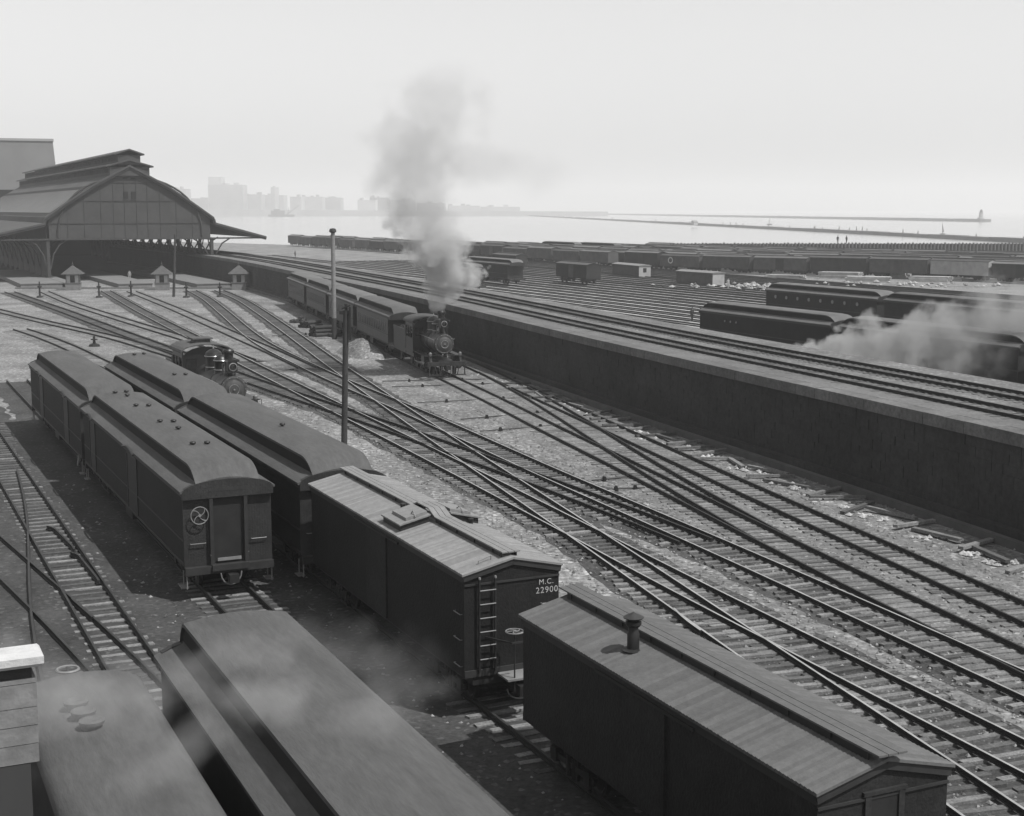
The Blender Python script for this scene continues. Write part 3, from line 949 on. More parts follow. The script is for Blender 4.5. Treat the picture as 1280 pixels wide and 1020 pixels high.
def make_boxcar(label, L, W, ze, zr, roofm, hatches=False, lettering=None, stove=None, ladder=True, paint=None, brake=True, porch=False, walk_w=0.52, hump=False):
    root = empty('boxcar', (0, 0, 0), 0, label, 'boxcar')
    paint = paint or M_CARB
    hw = W / 2 - 0.02; zf = 1.2; xb = L / 2 - 0.10
    b = MB()
    prof = [(-hw, zf), (hw, zf), (hw, ze - 0.07), (0, zr - 0.08), (-hw, ze - 0.07)]
    b.prism(prof, -xb, xb)
    b.obj('body', paint, root)
    r = inst(boxcar_roof(L, W, ze, zr, roofm), 'roof', root)
    # end fascia + girt, side fascia
    b = MB()
    for s in (-1, 1):
        for q in (-1, 1):
            b.bar((s * (xb + 0.03), q * (hw + 0.04), ze - 0.12), (s * (xb + 0.03), 0, zr - 0.12), 0.05, 0.16, up=(0, 0, 1))
        b.bar((s * (xb + 0.02), -hw, ze - 0.30), (s * (xb + 0.02), hw, ze - 0.30), 0.03, 0.05)
        b.bar((-xb, s * (hw + 0.015), ze - 0.16), (xb, s * (hw + 0.015), ze - 0.16), 0.03, 0.14)
        b.box(s * xb - 0.02, s * xb + 0.05, -hw, hw, zf - 0.02, zf + 0.16)
    b.obj('fascia', M_TRIM, root)
    # running board of three planks
    for i, y in enumerate((-walk_w / 3, 0.0, walk_w / 3)):
        b = MB()
        zt = zr + 0.125
        hwid = walk_w / 6 - 0.008
        if hump:
            xs = [-L / 2 - 0.15, hump - 0.95, hump - 0.45, hump + 0.45, hump + 0.95, L / 2 - 0.15]
            zz = [0, 0, 0.17, 0.17, 0, 0]
        else:
            xs = [-L / 2 - 0.2, L / 2 + 0.1]; zz = [0, 0]
        xs[0] -= 0.05 * i
        b.loft([[(x, y - hwid, zt + z - 0.035), (x, y + hwid, zt + z - 0.035), (x, y + hwid, zt + z), (x, y - hwid, zt + z)] for x, z in zip(xs, zz)])
        b.obj('running_board_plank', roofm, root)
    b = MB()
    for i in range(int(L / 1.2)):
        x = -L / 2 + 0.4 + i * 1.2
        if hump and abs(x - hump) < 1.0: continue
        b.box(x - 0.04, x + 0.04, -walk_w / 2, walk_w / 2, zr - 0.01, zr + 0.089)
    for y in (-walk_w / 2 + 0.03, walk_w / 2 - 0.06):  # dark strips added under the edge planks to draw the board's shadow line
        if hump: b.box(-L / 2 + .3, hump - 0.95, y, y + 0.03, zr - 0.06, zr + 0.088); b.box(hump + 0.95, L / 2 - .3, y, y + 0.03, zr - 0.06, zr + 0.088)
        else: b.box(-L / 2 + .2, L / 2 - .2, y, y + 0.03, zr - 0.06, zr + 0.088)
    b.obj('saddle_and_shade_strip', M_IRON, root)
    if hatches:
        for s in (-1, 1):
            hx = hump or 0
            b = MB()
            y0, y1 = s * 0.34, s * 1.20
            zt = lambda y: ze + (zr - ze) * (1 - abs(y) / (W / 2))
            v = []
            for x in (hx - 0.72, hx + 0.72):
                for y in (y0, y1):
                    for h in (-0.02, 0.20):
                        v.append((x, y, zt(y) + h))
            b.add(v, [(0, 1, 3, 2), (4, 6, 7, 5), (0, 4, 5, 1), (2, 3, 7, 6), (1, 5, 7, 3)])
            hb = b.obj('hatch_frame', M_TRIM, root)
            b = MB()
            def slab(xa, xb_, ya, yb, h0, h1):
                vv = []
                for x in (xa, xb_):
                    for y in (ya, yb):
                        for h in (h0, h1): vv.append((x, y, zt(y) + h))
                b.add(vv, [(0, 1, 3, 2), (4, 6, 7, 5), (0, 4, 5, 1), (2, 3, 7, 6), (1, 5, 7, 3), (0, 2, 6, 4)])
            slab(hx - 0.78, hx + 0.78, y0 - s * 0.03, y1 + s * 0.05, 0.203, 0.245)
            slab(hx - 0.50, hx + 0.62, y0 + s * 0.02, y1 - s * 0.20, 0.248, 0.33)
            b.obj('hatch_lid', roofm, hb)
            b = MB()
            yk = s * (0.62 if s < 0 else 0.9)
            b.lathe([(0.05, 0), (0.07, 0.0), (0.09, 0.14), (0.06, 0.16), (0.0, 0.16)], (hx - 0.62 if s < 0 else hx + 0.86, yk, zt(yk) + (0.245 if s < 0 else 0.02)), 'z', 10)
            b.obj('hatch_pin', M_IRON, hb)
            b = MB()
            b.path([(hx + 0.3, s * 0.7, zt(0.7) + 0.34), (hx + 0.45, s * 0.72, zt(0.72) + 0.42), (hx + 0.7, s * 0.74, zt(0.74) + 0.28)], 0.018, 5)
            b.obj('hatch_hasp', M_STEELBIT, hb)
    if ladder:
        for (fx, fy) in (((xb + 0.05), -0.40 * W + 0.35), (-(xb + 0.05), 0.40 * W - 0.35)):
            b = MB()
            s = 1 if fx > 0 else -1
            for q in (-0.22, 0.22):
                b.bar((fx + s * 0.05, fy + q, zf + 0.1), (fx + s * 0.05, fy + q, ze - 0.12), 0.045, 0.045)
                b.lathe([(0, -0.03), (0.035, -0.02), (0.035, 0.03), (0, 0.05)], (fx + s * 0.06, fy + q, ze - 0.14), 'z', 8, 1)
            lad = b.obj('ladder', [M_IRON, M_STEELBIT], root)
            rm_ = shared('rung', lambda: (lambda q: (q.tube((0, -0.22, 0), (0, 0.22, 0), 0.017, n=6), q.mesh('rung', M_STEELBIT))[1])(MB()))
            for i in range(6):
                inst(rm_, 'rung', lad, (fx + s * 0.09, fy, ze - 0.45 - i * 0.36))
        # side handholds
        for i, z in enumerate((zf + 0.25, zf + 0.95, zf + 1.62)):
            for s in (-1, 1):
                b = MB()
                x0 = xb - 0.55
                b.path([(x0, s * hw, z), (x0, s * (hw + 0.06), z), (x0 + 0.42, s * (hw + 0.06), z), (x0 + 0.42, s * hw, z)], 0.014, 5)
                b.obj('handhold', M_STEELBIT, root)
        for y0, y1, z in ((hw - 0.52, hw - 0.08, ze - 1.0),):
            b = MB(); b.path([(xb, y0, z), (xb + 0.08, y0, z), (xb + 0.08, y1, z), (xb, y1, z)], 0.014, 5)
            b.obj('handhold', M_STEELBIT, root)
        b = MB()
        zt0 = ze + (zr - ze) * 0.45
        b.path([(xb - 0.25, -hw * 0.62, zt0 - 0.03), (xb - 0.25, -hw * 0.62, zt0 + 0.09), (xb - 0.25, -hw * 0.36, zt0 + 0.20), (xb - 0.25, -hw * 0.36, zt0 + 0.05)], 0.014, 5)
        b.obj('roof_grab_iron', M_STEELBIT, root)
    if brake:
        b = MB()
        bx, by = xb + 0.62, -0.22
        b.tube((bx, by, zf - 0.4), (bx, by, zf + 1.22), 0.022, n=6)
        b.bar((xb, -0.75, zf + 0.98), (xb + 0.75, -0.35, zf + 0.98), 0.03, 0.05)
        b.bar((xb + 0.75, -0.35, zf + 0.98), (xb + 0.75, 0.15, zf + 0.98), 0.03, 0.05)
        b.obj('brake_staff', M_TRIM, root)
        brake_wheel(root, (bx, by, zf + 1.24), 'z', 0.23, spokes=5)
        b = MB()
        b.box(xb + 0.05, xb + 0.72, -0.45, 0.5, zf - 0.03, zf + 0.02)
        b.obj('brake_step', M_PLANK, root)
    b = MB()
    for s in (-1, 1):
        b.bar((s * xb, 0, zf - 0.3), (s * (xb + 0.6), 0, zf - 0.3), 0.18, 0.2)
        b.box(s * (xb + 0.68) - 0.14, s * (xb + 0.68) + 0.14, -0.16, 0.16, zf - 0.44, zf - 0.16)
    b.obj('coupler', M_IRON, root)
    b = MB()
    pts = [(xb + 0.35, 0.1 + 0.4 * math.cos(PI * i / 8), zf - 0.35 - 0.3 * math.sin(PI * i / 8)) for i in range(9)]
    b.path(pts, 0.022, 6)
    b.obj('air_hose', M_STEELBIT, root)
    # sliding side doors
    for s in (-1, 1):
        b = MB()
        y0, y1 = sorted((s * hw, s * (hw + 0.05)))
        b.box(-0.85, 0.85, y0, y1, zf + 0.05, ze - 0.22)
        d = b.obj('sliding_door', paint, root)
        b = MB()
        b.bar((-1.9, s * (hw + 0.05), ze - 0.20), (1.9, s * (hw + 0.05), ze - 0.20), 0.07, 0.06)
        b.obj('door_track', M_IRON, d)
    b = MB()
    b.box(-xb, xb, -1.1, 1.1, zf - 0.25, zf - 0.003)
    for s in (-1, 1):
        b.path([(-xb + 2.6, s * 0.7, zf - 0.2), (-1.3, s * 0.7, zf - 0.55), (1.3, s * 0.7, zf - 0.55), (xb - 2.6, s * 0.7, zf - 0.2)], 0.025, 5)
    b.obj('underframe', M_IRON, root)
    for s in (-1, 1): make_truck(root, s * (L / 2 - 1.9), 1.6, True)
    if stove:
        sx, sy = stove
        zt = ze + (zr - ze) * (1 - abs(sy) / (W / 2))
        b = MB()
        b.lathe([(0.24, 0.0), (0.24, 0.02), (0.13, 0.05), (0.13, 0.36), (0.11, 0.40), (0.10, 0.55)], (sx, sy, zt), 'z', 14)
        b.lathe([(0.135, 0.52), (0.17, 0.57), (0.17, 0.63), (0.10, 0.66)], (sx, sy, zt), 'z', 14)
        c = b.obj('stove_pipe', M_IRON, root)
        b = MB()
        b.lathe([(0.21, 0.70), (0.22, 0.72), (0.0, 0.83)], (sx, sy, zt), 'z', 14)
        for k in range(4):
            a = k * PI / 2
            b.tube((sx + 0.12 * math.cos(a), sy + 0.12 * math.sin(a), zt + 0.62), (sx + 0.14 * math.cos(a), sy + 0.14 * math.sin(a), zt + 0.72), 0.012, n=4)
        b.obj('rain_cap', M_TRIM, c)
    if lettering:
        for txt, y, z, size, sp in lettering:
            cu = bpy.data.curves.new('lettering', 'FONT')
            cu.body = txt; cu.size = size; cu.align_x = 'CENTER'; cu.align_y = 'CENTER'; cu.extrude = 0.002
            cu.space_character = sp
            cu.materials.append(M_WHITE)
            tmp = bpy.data.objects.new('tmp', cu); COL.objects.link(tmp); bpy.context.view_layer.update()
            me = bpy.data.meshes.new_from_object(tmp); bpy.data.objects.remove(tmp)
            o = bpy.data.objects.new('lettering', me); COL.objects.link(o); o.parent = root
            o.location = (xb + 0.012, y, z); o.rotation_euler = (PI / 2, 0, PI / 2)
    return root

RZ = math.atan2(-UA.y, -UA.x)            # local +x points to the camera end
def on_st(o, s, t_near, L):
    p = st(s, t_near + L / 2)
    o.location = (p.x, p.y, 0); o.rotation_euler = (0, 0, RZ)

def roof_spots(px_list, s_c, t_near, L, z=4.64):
    out = []
    for px, py in px_list:
        g = gp(px, py, z)
        s_, t_ = g.x * UP_.x + g.y * UP_.y, g.x * UA.x + g.y * UA.y
        out.append((t_near + L / 2 - t_, s_ - s_c))
    return out
# track A: two coaches and the two boxcars
c = make_coach('coach', 'plain dark coach with clerestory roof directly behind the numbered boxcar', 19.4, 3.1, 3.8, 2, vents=roof_spots([(353, 533)], 14.95, 45.7, 19.4), brake=None)
on_st(c, 14.95, 45.7, 19.4)
c = make_coach('coach', 'far coach of the right-hand row standing beside the small switching engine', 19.6, 3.1, 3.8, 2, vents=roof_spots([(168, 444), (180, 443), (218, 469), (232, 469)], 14.95, 66.0, 19.6))
on_st(c, 14.95, 66.0, 19.6)
bc = make_boxcar('dark boxcar with pale board roof, roof hatches and white number 22900 on its end', 13.2, 2.72, 3.9, 4.22, M_BROOF, hatches=True, hump=0.9,
                 lettering=(('M.C.', 0.97, 3.45, 0.20, 1.15), ('22900', 0.99, 3.23, 0.23, 1.15)))
on_st(bc, 14.9, 31.7, 13.2)
bf = make_boxcar('dark boxcar in the right foreground with grey roof and an iron stove pipe', 11.2, 2.76, 3.7, 4.06, M_BROOF2, stove=(-1.65, -0.66), ladder=False, brake=False, walk_w=0.6)
on_st(bf, 15.0, 17.4, 11.2)
b = MB()
xb = 5.5
for q in (-0.35, 0.35): b.box(xb, xb + 0.05, q - 0.06, q + 0.06, 1.25, 3.45)
b.box(xb, xb + 0.06, -0.45, 0.45, 3.45, 3.52)
b.obj('end_door_frame', M_CAREND, bf)
b = MB(); b.box(xb, xb + 0.02, -0.29, 0.29, 1.25, 3.45); b.obj('end_door', M_DOORREC, bf)

# track B: two baggage cars, the nearer with round roof vents
V_ = roof_spots([(144,491.7),(158,490.7),(159,496),(170,508),(186,508),(200,528),(217,527.7),(223,537),(241,556),(259,555)], 10.98, 45.8, 21.8)
c = make_coach('baggage_car', 'near baggage car with clerestory roof, brake wheel and doorway on its end', 21.8, 3.1, 3.8, 2, doors=((-8.2, 1.5, True), (1.6, 2.0, True)), vents=V_, brake=-0.98)
on_st(c, 10.98, 45.8, 21.8)
c = make_coach('baggage_car', 'far baggage car behind the one with round roof vents, at the left edge', 20.4, 3.1, 3.8, 2, doors=((-5, 1.8, True), (5, 1.8, True)))
on_st(c, 10.98, 68.4, 20.4)
# track C and D in the foreground
c = make_coach('coach', 'big dark clerestory coach in the bottom foreground with smoke drifting over its roof', 20.0, 3.15, 3.85, 2, hood=0.5, ch=0.47)
on_st(c, 6.85, 8.6, 20.0)

def make_arch_car(label, L, W, ze, rise):
    root = empty('baggage_car', (0, 0, 0), 0, label, 'railway car')
    hw = W / 2
    b = MB(); b.box(-L / 2 + 0.12, L / 2 - 0.12, -hw + 0.08, hw - 0.08, 1.22, ze); b.obj('body', M_CAR, root)
    b = MB()
    top = [(hw * math.cos(PI * i / 14), ze - 0.04 + rise * math.sin(PI * i / 14) ** 0.8) for i in range(15)]
    prof = [(-hw, ze - 0.10), (hw, ze - 0.10)] + top
    b.loft([[(x, y, z) for y, z in prof] for x in (-L / 2, 0, L / 2)], smooth=True)
    b.obj('roof', M_ROOF, root)
    for i, (x, y) in enumerate(((-L / 2 + 2.0, -0.35), (-L / 2 + 2.55, -0.30), (-L / 2 + 3.1, -0.24))):
        q = MB()
        zt = ze + rise - 0.02
        q.lathe([(0.17, -0.04), (0.17, 0.05), (0.21, 0.05), (0.22, 0.11), (0.16, 0.13), (0.10, 0.11), (0.0, 0.10)], (x, y, zt), 'z', 18)
        q.obj('roof_vent', M_ROOF, root)
    b = MB(); b.box(-L / 2, L / 2, -0.4, 0.4, 0.92, 1.218); b.obj('underframe', M_IRON, root)
    for s in (-1, 1): make_truck(root, s * (L / 2 - 2.6), 2.2, True)
    return root
c = make_arch_car('round-roofed car in the lower left corner with three round vents on its roof', 19.0, 2.35, 3.8, 0.42)
on_st(c, 3.55, 8.2, 19.0)
# ------------------------------------------------------------------ steam engines
def driver_mesh(r=0.72):
    def fn():
        b = MB()
        b.lathe([(r - 0.10, -0.06), (r, -0.06), (r, 0.05), (r + 0.03, 0.07), (r - 0.10, 0.07), (r - 0.10, -0.06)], axis='y', n=24)
        b.lathe([(0, -0.08), (0.13, -0.08), (0.13, 0.08), (0, 0.08)], axis='y', n=12)
        for k in range(12):
            a = 2 * PI * k / 12
            b.bar((0.1 * math.cos(a), 0, 0.1 * math.sin(a)), ((r - 0.08) * math.cos(a), 0, (r - 0.08) * math.sin(a)), 0.05, 0.05, up=(0, 1, 0))
        b.box(-0.25, 0.25, -0.05, 0.05, -r + 0.12, -r + 0.38)
        return b.mesh('driving_wheel', M_IRON)
    return shared(('driver', r), fn)
def make_engine(label, zc=2.5, dome_shift=0.0, roofvent=False, stack_top=4.85, headlight_z=4.0, rear=-5.3, bl=0.0):
    e = empty('steam_engine', (0, 0, 0), 0, label, 'steam engine')
    b = MB()
    b.lathe([(0.0, -0.45 - bl), (0.74, -0.45 - bl), (0.76, 0.4 - bl * 0.5), (0.72, 0.42), (0.72, 1.5), (0.735, 1.5), (0.735, 1.58), (0.70, 1.58), (0.70, 2.8), (0.69, 2.85), (0.0, 2.85)], (0, 0, zc), 'x', 28)
    b.obj('boiler', M_LOCODUST, e)
    b = MB()
    b.lathe([(0.0, 2.852), (0.73, 2.852), (0.74, 2.9), (0.74, 4.15), (0.70, 4.2), (0.0, 4.2)], (0, 0, zc), 'x', 28)
    sb = b.obj('smokebox', M_LOCO, e)
    b = MB()
    b.lathe([(0.70, 4.2), (0.70, 4.235), (0.62, 4.25), (0.60, 4.235), (0.52, 4.24), (0.50, 4.29), (0.36, 4.34), (0.20, 4.36), (0.0, 4.37)], (0, 0, zc), 'x', 28)
    b.obj('smokebox_door', M_SMOKEBOX, sb)
    b = MB()
    torus(b, (4.36, 0, zc), 0.27, 0.025, 'x', 20)
    for k in range(10):
        a = 2 * PI * k / 10
        b.lathe([(0.0, 4.23), (0.03, 4.23), (0.03, 4.27), (0, 4.275)], (0, 0.655 * math.cos(a), zc + 0.655 * math.sin(a)), 'x', 6)
    b.lathe([(0, 4.36), (0.06, 4.36), (0.05, 4.42), (0, 4.43)], (0, 0, zc), 'x', 10)
    b.obj('door_ring', M_BRIGHT, sb)
    # stack
    b = MB()
    zt = stack_top
    b.lathe([(0.36, zc + 0.64), (0.27, zc + 0.80), (0.22, zc + 0.95), (0.25, zt - 0.25), (0.31, zt - 0.20), (0.31, zt - 0.08), (0.25, zt), (0.21, zt), (0.20, zt - 0.3), (0.0, zt - 0.32)], (3.3, 0, 0), 'z', 18)
    b.obj('smokestack', M_LOCO, e)
    # headlight
    b = MB()
    b.box(3.72, 4.2, -0.25, 0.25, headlight_z - 0.3, headlight_z + 0.24)
    b.prism([(-0.32, headlight_z + 0.242), (0.32, headlight_z + 0.242), (0.27, headlight_z + 0.32), (0.0, headlight_z + 0.40), (-0.27, headlight_z + 0.32)], 3.66, 4.28)
    h = b.obj('headlight', M_LOCO, e)
    b = MB(); b.lathe([(0.0, 0.40), (0.07, 0.40), (0.05, 0.48), (0, 0.5)], (3.95, 0, headlight_z), 'z', 10); b.obj('lamp_chimney', M_IRON, h)
    b = MB(); b.lathe([(0.0, 4.2), (0.21, 4.2), (0.23, 4.25), (0.19, 4.26), (0.185, 4.22)], (0, 0, headlight_z - 0.03), 'x', 18)
    b.obj('lamp_rim', M_BRIGHT, h)
    b = MB(); b.lathe([(0.0, 4.2), (0.18, 4.2), (0.18, 4.222), (0.0, 4.235)], (0, 0, headlight_z - 0.03), 'x', 18); b.obj('lens', M_GLASS, h)
    b = MB()
    for s in (-1, 1): b.bar((3.75, s * 0.2, zc + 0.55), (3.85, s * 0.2, headlight_z - 0.3), 0.05, 0.05)
    b.box(3.6, 4.25, -0.3, 0.3, headlight_z - 0.345, headlight_z - 0.302)
    b.obj('lamp_bracket', M_IRON, h)
    # domes, bell, whistle
    b = MB()
    b.lathe([(0.46, zc + 0.50), (0.40, zc + 0.72), (0.38, zc + 0.80), (0.38, zc + 1.30), (0.40, zc + 1.34), (0.34, zc + 1.50), (0.18, zc + 1.62), (0, zc + 1.66)], (2.1 + dome_shift - bl * 0.25, 0, 0), 'z', 20)
    b.obj('sand_dome', M_LOCO, e)
    b = MB()
    b.lathe([(0.52, zc + 0.50), (0.46, zc + 0.75), (0.46, zc + 1.38), (0.49, zc + 1.42), (0.43, zc + 1.62), (0.24, zc + 1.76), (0, zc + 1.80)], (0.75 + dome_shift - bl * 0.5, 0, 0), 'z', 20)
    b.obj('steam_dome', M_LOCO, e)
    for x, r, z in ((2.1 + dome_shift - bl * 0.25, 0.39, zc + 0.82), (0.75 + dome_shift - bl * 0.5, 0.475, zc + 0.80), (2.1 + dome_shift - bl * 0.25, 0.41, zc + 1.33), (0.75 + dome_shift - bl * 0.5, 0.495, zc + 1.41)):
        b = MB(); torus(b, (x, 0, z), r, 0.03, 'z', 20); b.obj('dome_band', M_BRIGHT, e)
    b = MB(); b.lathe([(0.03, 0), (0.05, 0.05), (0.03, 0.1), (0.03, 0.22), (0.0, 0.24)], (0.75 + dome_shift - bl * 0.5, 0.0, zc + 1.78), 'z', 8)
    b.obj('whistle', M_BRIGHT, e)
    b = MB()
    bx = 2.75
    for s in (-1, 1): b.bar((bx, s * 0.22, zc + 0.66), (bx, s * 0.22, zc + 1.25), 0.04, 0.06)
    b.bar((bx, -0.22, zc + 1.25), (bx, 0.22, zc + 1.25), 0.04, 0.05)
    b.lathe([(0.20, zc + 0.86), (0.17, zc + 0.95), (0.12, zc + 1.12), (0.06, zc + 1.2), (0, zc + 1.22)], (bx, 0, 0), 'z', 14)
    b.obj('bell', M_BRIGHT, e)
    # cab
    b = MB()
    zf = 1.45; zr = 3.75
    for s in (-1, 1):
        y = s * 1.32
        y0, y1 = y - 0.03, y + 0.03
        b.box(-3.1, -0.45, y0, y1, zf, 2.55)
        b.box(-3.1, -0.45, y0, y1, 3.40, zr)
        for x0, x1 in ((-0.6, -0.45), (-1.45, -1.30), (-2.3, -2.15), (-3.1, -2.95)): b.box(x0, x1, y0 - 0.003, y1 + 0.003, 2.5, 3.45)
    b.box(-0.5, -0.44, -1.29, 1.29, zf, 3.4)
    b.box(-3.1, -3.04, -1.29, 1.29, zf, 2.5)
    prof = [(1.29 * math.cos(PI * i / 10), zr - 0.36 + 0.62 * math.sin(PI * i / 10)) for i in range(11)]
    b.prism(prof, -0.5, -0.44)
    cab = b.obj('cab', M_LOCO, e, (-bl, 0, 0))
    b = MB()
    rin = [(1.48 * math.cos(PI * i / 12), zr + 0.45 * math.sin(PI * i / 12)) for i in range(13)]
    prof = [(y * 0.985, z - 0.06) for y, z in reversed(rin)] + rin
    b.prism(prof, -3.5, -0.15)
    b.obj('cab_roof', M_ROOF, cab)
    if roofvent:
        b = MB(); b.box(-2.2, -1.2, -0.45, 0.45, zr + 0.40, zr + 0.62); b.box(-2.35, -1.05, -0.6, 0.6, zr + 0.63, zr + 0.70)
        b.obj('roof_hatch', M_ROOF, cab)
    b = MB()
    for s in (-1, 1):
        b.box(-0.43, -0.42, s * 0.85 - 0.3, s * 0.85 + 0.3, 2.75, 3.35)
    b.obj('cab_window', M_GLASS, cab)
    for s in (-1, 1):
        b = MB(); b.tube((-3.15, s * 1.38, 1.6), (-3.15, s * 1.38, 3.3), 0.03, n=6)
        b.obj('grab_pole', M_STEELBIT, cab)
    # bunker
    b = MB()
    b.box(rear, -3.3, -1.3, 1.3, 1.2, 2.7)
    for s in (-1, 1): b.box(rear, -3.3, s * 1.3 - 0.03, s * 1.3 + 0.03, 2.7, 3.0)
    b.box(rear - 0.06, rear - 0.002, -1.32, 1.32, 1.2, 3.02)
    bk = b.obj('bunker', M_LOCO, e, (-bl, 0, 0))
    b = MB(); r = random.Random(4)
    for i in range(50):
        x, y = r.uniform(rear + 0.2, -3.5), r.uniform(-1.1, 1.1)
        s_ = r.uniform(0.1, 0.2); z = 2.7 + 0.35 * (1 - abs(y) / 1.2)
        b.lathe([(0, -s_), (s_, -s_ * 0.2), (s_ * 0.8, s_ * 0.5), (0, s_)], (x, y, z), 'z', 5)
    tag(b.obj('coal', M_IRON, bk), kind='stuff')
    # frame, running boards, cylinders, beam, footboards
    b = MB()
    b.box(rear - bl, 4.7, -0.55, 0.55, 0.95, 1.35)
    for s in (-1, 1):
        b.box(-0.45 - bl, 4.3, s * 1.15 - 0.24, s * 1.15 + 0.24, 1.62, 1.66)
        b.bar((4.3, s * 1.1, 1.64), (4.85, s * 1.1, 1.25), 0.15, 0.04)
    b.box(rear - bl, -0.4 - bl, -1.28, 1.28, 1.15, 1.45)
    b.obj('frame', M_LOCO, e)
    for s in (-1, 1):
        b = MB()
        b.tube((2.75, s * 1.12, 0.98), (3.85, s * 1.12, 0.98), 0.33, n=16)
        b.box(2.8, 3.8, s * 1.12 - 0.30, s * 1.12 + 0.30, 1.2, 1.6)
        b.tube((3.85, s * 1.12, 0.98), (3.92, s * 1.12, 0.98), 0.22, n=14)
        b.obj('cylinder', M_LOCO, e)
        b = MB()
        b.bar((2.75, s * 1.12, 0.98), (1.5, s * 1.12, 0.95), 0.06, 0.08)
        b.bar((1.5, s * 1.05, 0.95), (0.0, s * 1.0, 0.80), 0.07, 0.1)
        b.bar((1.6, s * 0.97, 0.78), (-1.7, s * 0.97, 0.78), 0.05, 0.1)
        b.obj('side_rod', M_STEELBIT, e)
        b = MB()
        b.path([(-0.4, s * 0.82, zc + 0.35), (2.8, s * 0.80, zc + 0.35), (4.1, s * 0.76, zc + 0.30)], 0.022, 6)
        for x in (0.4, 1.6, 2.9, 4.0): b.lathe([(0.0, -0.03), (0.04, 0.0), (0.0, 0.04)], (x, s * 0.80, zc + 0.35), 'z', 6)
        b.obj('handrail', M_BRIGHT, e)
    b = MB()
    b.box(4.7, 4.95, -1.4, 1.4, 0.98, 1.28)
    bm_ = b.obj('buffer_beam', M_TRIM, e)
    b = MB()
    b.box(4.96, 5.3, -1.35, -0.35, 0.34, 0.39); b.box(4.96, 5.3, 0.35, 1.35, 0.34, 0.39)
    for y in (-1.3, -0.4, 0.4, 1.3):
        b.bar((5.0, y, 0.38), (4.97, y, 1.0), 0.05, 0.05)
        b.tube((5.2, y, 0.38), (5.0, y, 1.75), 0.018, n=5)
    b.bar((4.85, -1.3, 1.75), (4.85, 1.3, 1.75), 0.03, 0.03)
    b.obj('footboard', M_TRIM, bm_)
    b = MB()
    b.bar((4.95, 0, 0.9), (5.25, 0, 0.9), 0.22, 0.25); b.box(5.22, 5.5, -0.15, 0.15, 0.75, 1.05)
    b.obj('coupler', M_IRON, e)
    b = MB()
    for k in range(7):
        y = -0.9 + 0.3 * k
        b.bar((4.95, y, 0.95), (5.15, y * 0.8, 0.32), 0.05, 0.05)
    b.obj('pilot_slat', M_TRIM, e)
    for s in (-1, 1):
        b = MB()
        b.lathe([(0.1, 0), (0.12, 0.02), (0.12, 0.2), (0.06, 0.26), (0.0, 0.28)], (4.5, s * 1.1, 1.68), 'z', 10)
        b.obj('marker_lamp', M_BRIGHT, e)
        dm = driver_mesh()
        for x in (1.6, 0.0, -1.7):
            inst(dm, 'driving_wheel', e, (x, s * GAUGE / 2, RT + 0.72), (0, 0, 0 if s > 0 else PI))
        wm = wheel_mesh()
        for x in (-3.6 - bl, rear + 0.5 - bl, 4.1):
            inst(wm, 'wheel', e, (x, s * GAUGE / 2, RT + 0.42), (0, 0, 0 if s > 0 else PI))
    return e

def arc_of(line, p):
    s = 0; best = (9e9, 0)
    for a, c in zip(line, line[1:]):
        L = (c - a).length
        f = max(0, min(1, (p - a).dot(c - a) / (L * L)))
        d = (a.lerp(c, f) - p).length
        if d < best[0]: best = (d, s + f * L)
        s += L
    return best[1]
def on_line(line, arc):
    s = 0
    for a, c in zip(line, line[1:]):
        L = (c - a).length
        if s + L >= arc: return a.lerp(c, (arc - s) / L)
        s += L
    return line[-1]
def put(o, line, front, L):
    a = on_line(line, front - L + 1.5); c = on_line(line, front - 1.5); m_ = on_line(line, front - L / 2)
    d = c - a
    o.location = ((a.x + c.x) / 2, (a.y + c.y) / 2, 0); o.rotation_euler = (0, 0, math.atan2(d.y, d.x))
M_TRAINPAINT = mat('train_paint', 0.085, 0.5, 0.25, 1.2, 0.2, 14.0, fine=0.2, fscale=9.0, local=True, wave=('X', 4.0), rnd=0.1)
eng = make_engine('black passenger tank engine with smoke rising from its stack, heading the coaches', rear=-8.0)
fr = arc_of(LN['LL'], gp(572, 474, 0))
put(eng, LN['LL'], fr, 10.6)
eng.scale = (1.07, 1.07, 1.07)
labs = ['first passenger coach right behind the smoking engine', 'second passenger coach behind the engine, seen past the dark pole', 'third passenger coach of the train, behind the tall pale pole', 'rear passenger coach of the train nearest the shed']
pos = fr - 15.6
proto = make_coach('passenger_coach', labs[0], 18.0, 2.95, 3.75, 1, windows=15, cat='passenger coach', roofmat=M_ROOFFAR, paint=M_TRAINPAINT, platform=True)
for i, lb in enumerate(labs):
    o = proto if i == 0 else copy_tree(proto)
    o['label'] = lb; o['group'] = 'coaches of the passenger train'
    put(o, LN['LL'], pos, 18.0)
    pos -= 18.6
sw = make_engine('small black switching engine half hidden behind the coach roofs, bright bands on its domes', zc=2.25, dome_shift=-0.1, roofvent=True, stack_top=4.35, headlight_z=3.5, bl=1.7)
sw.scale = (1.1, 1.1, 1.1)
p = st(20.1, 81.9 + 4.4)
sw.location = (p.x, p.y, 0); sw.rotation_euler = (0, 0, RZ)

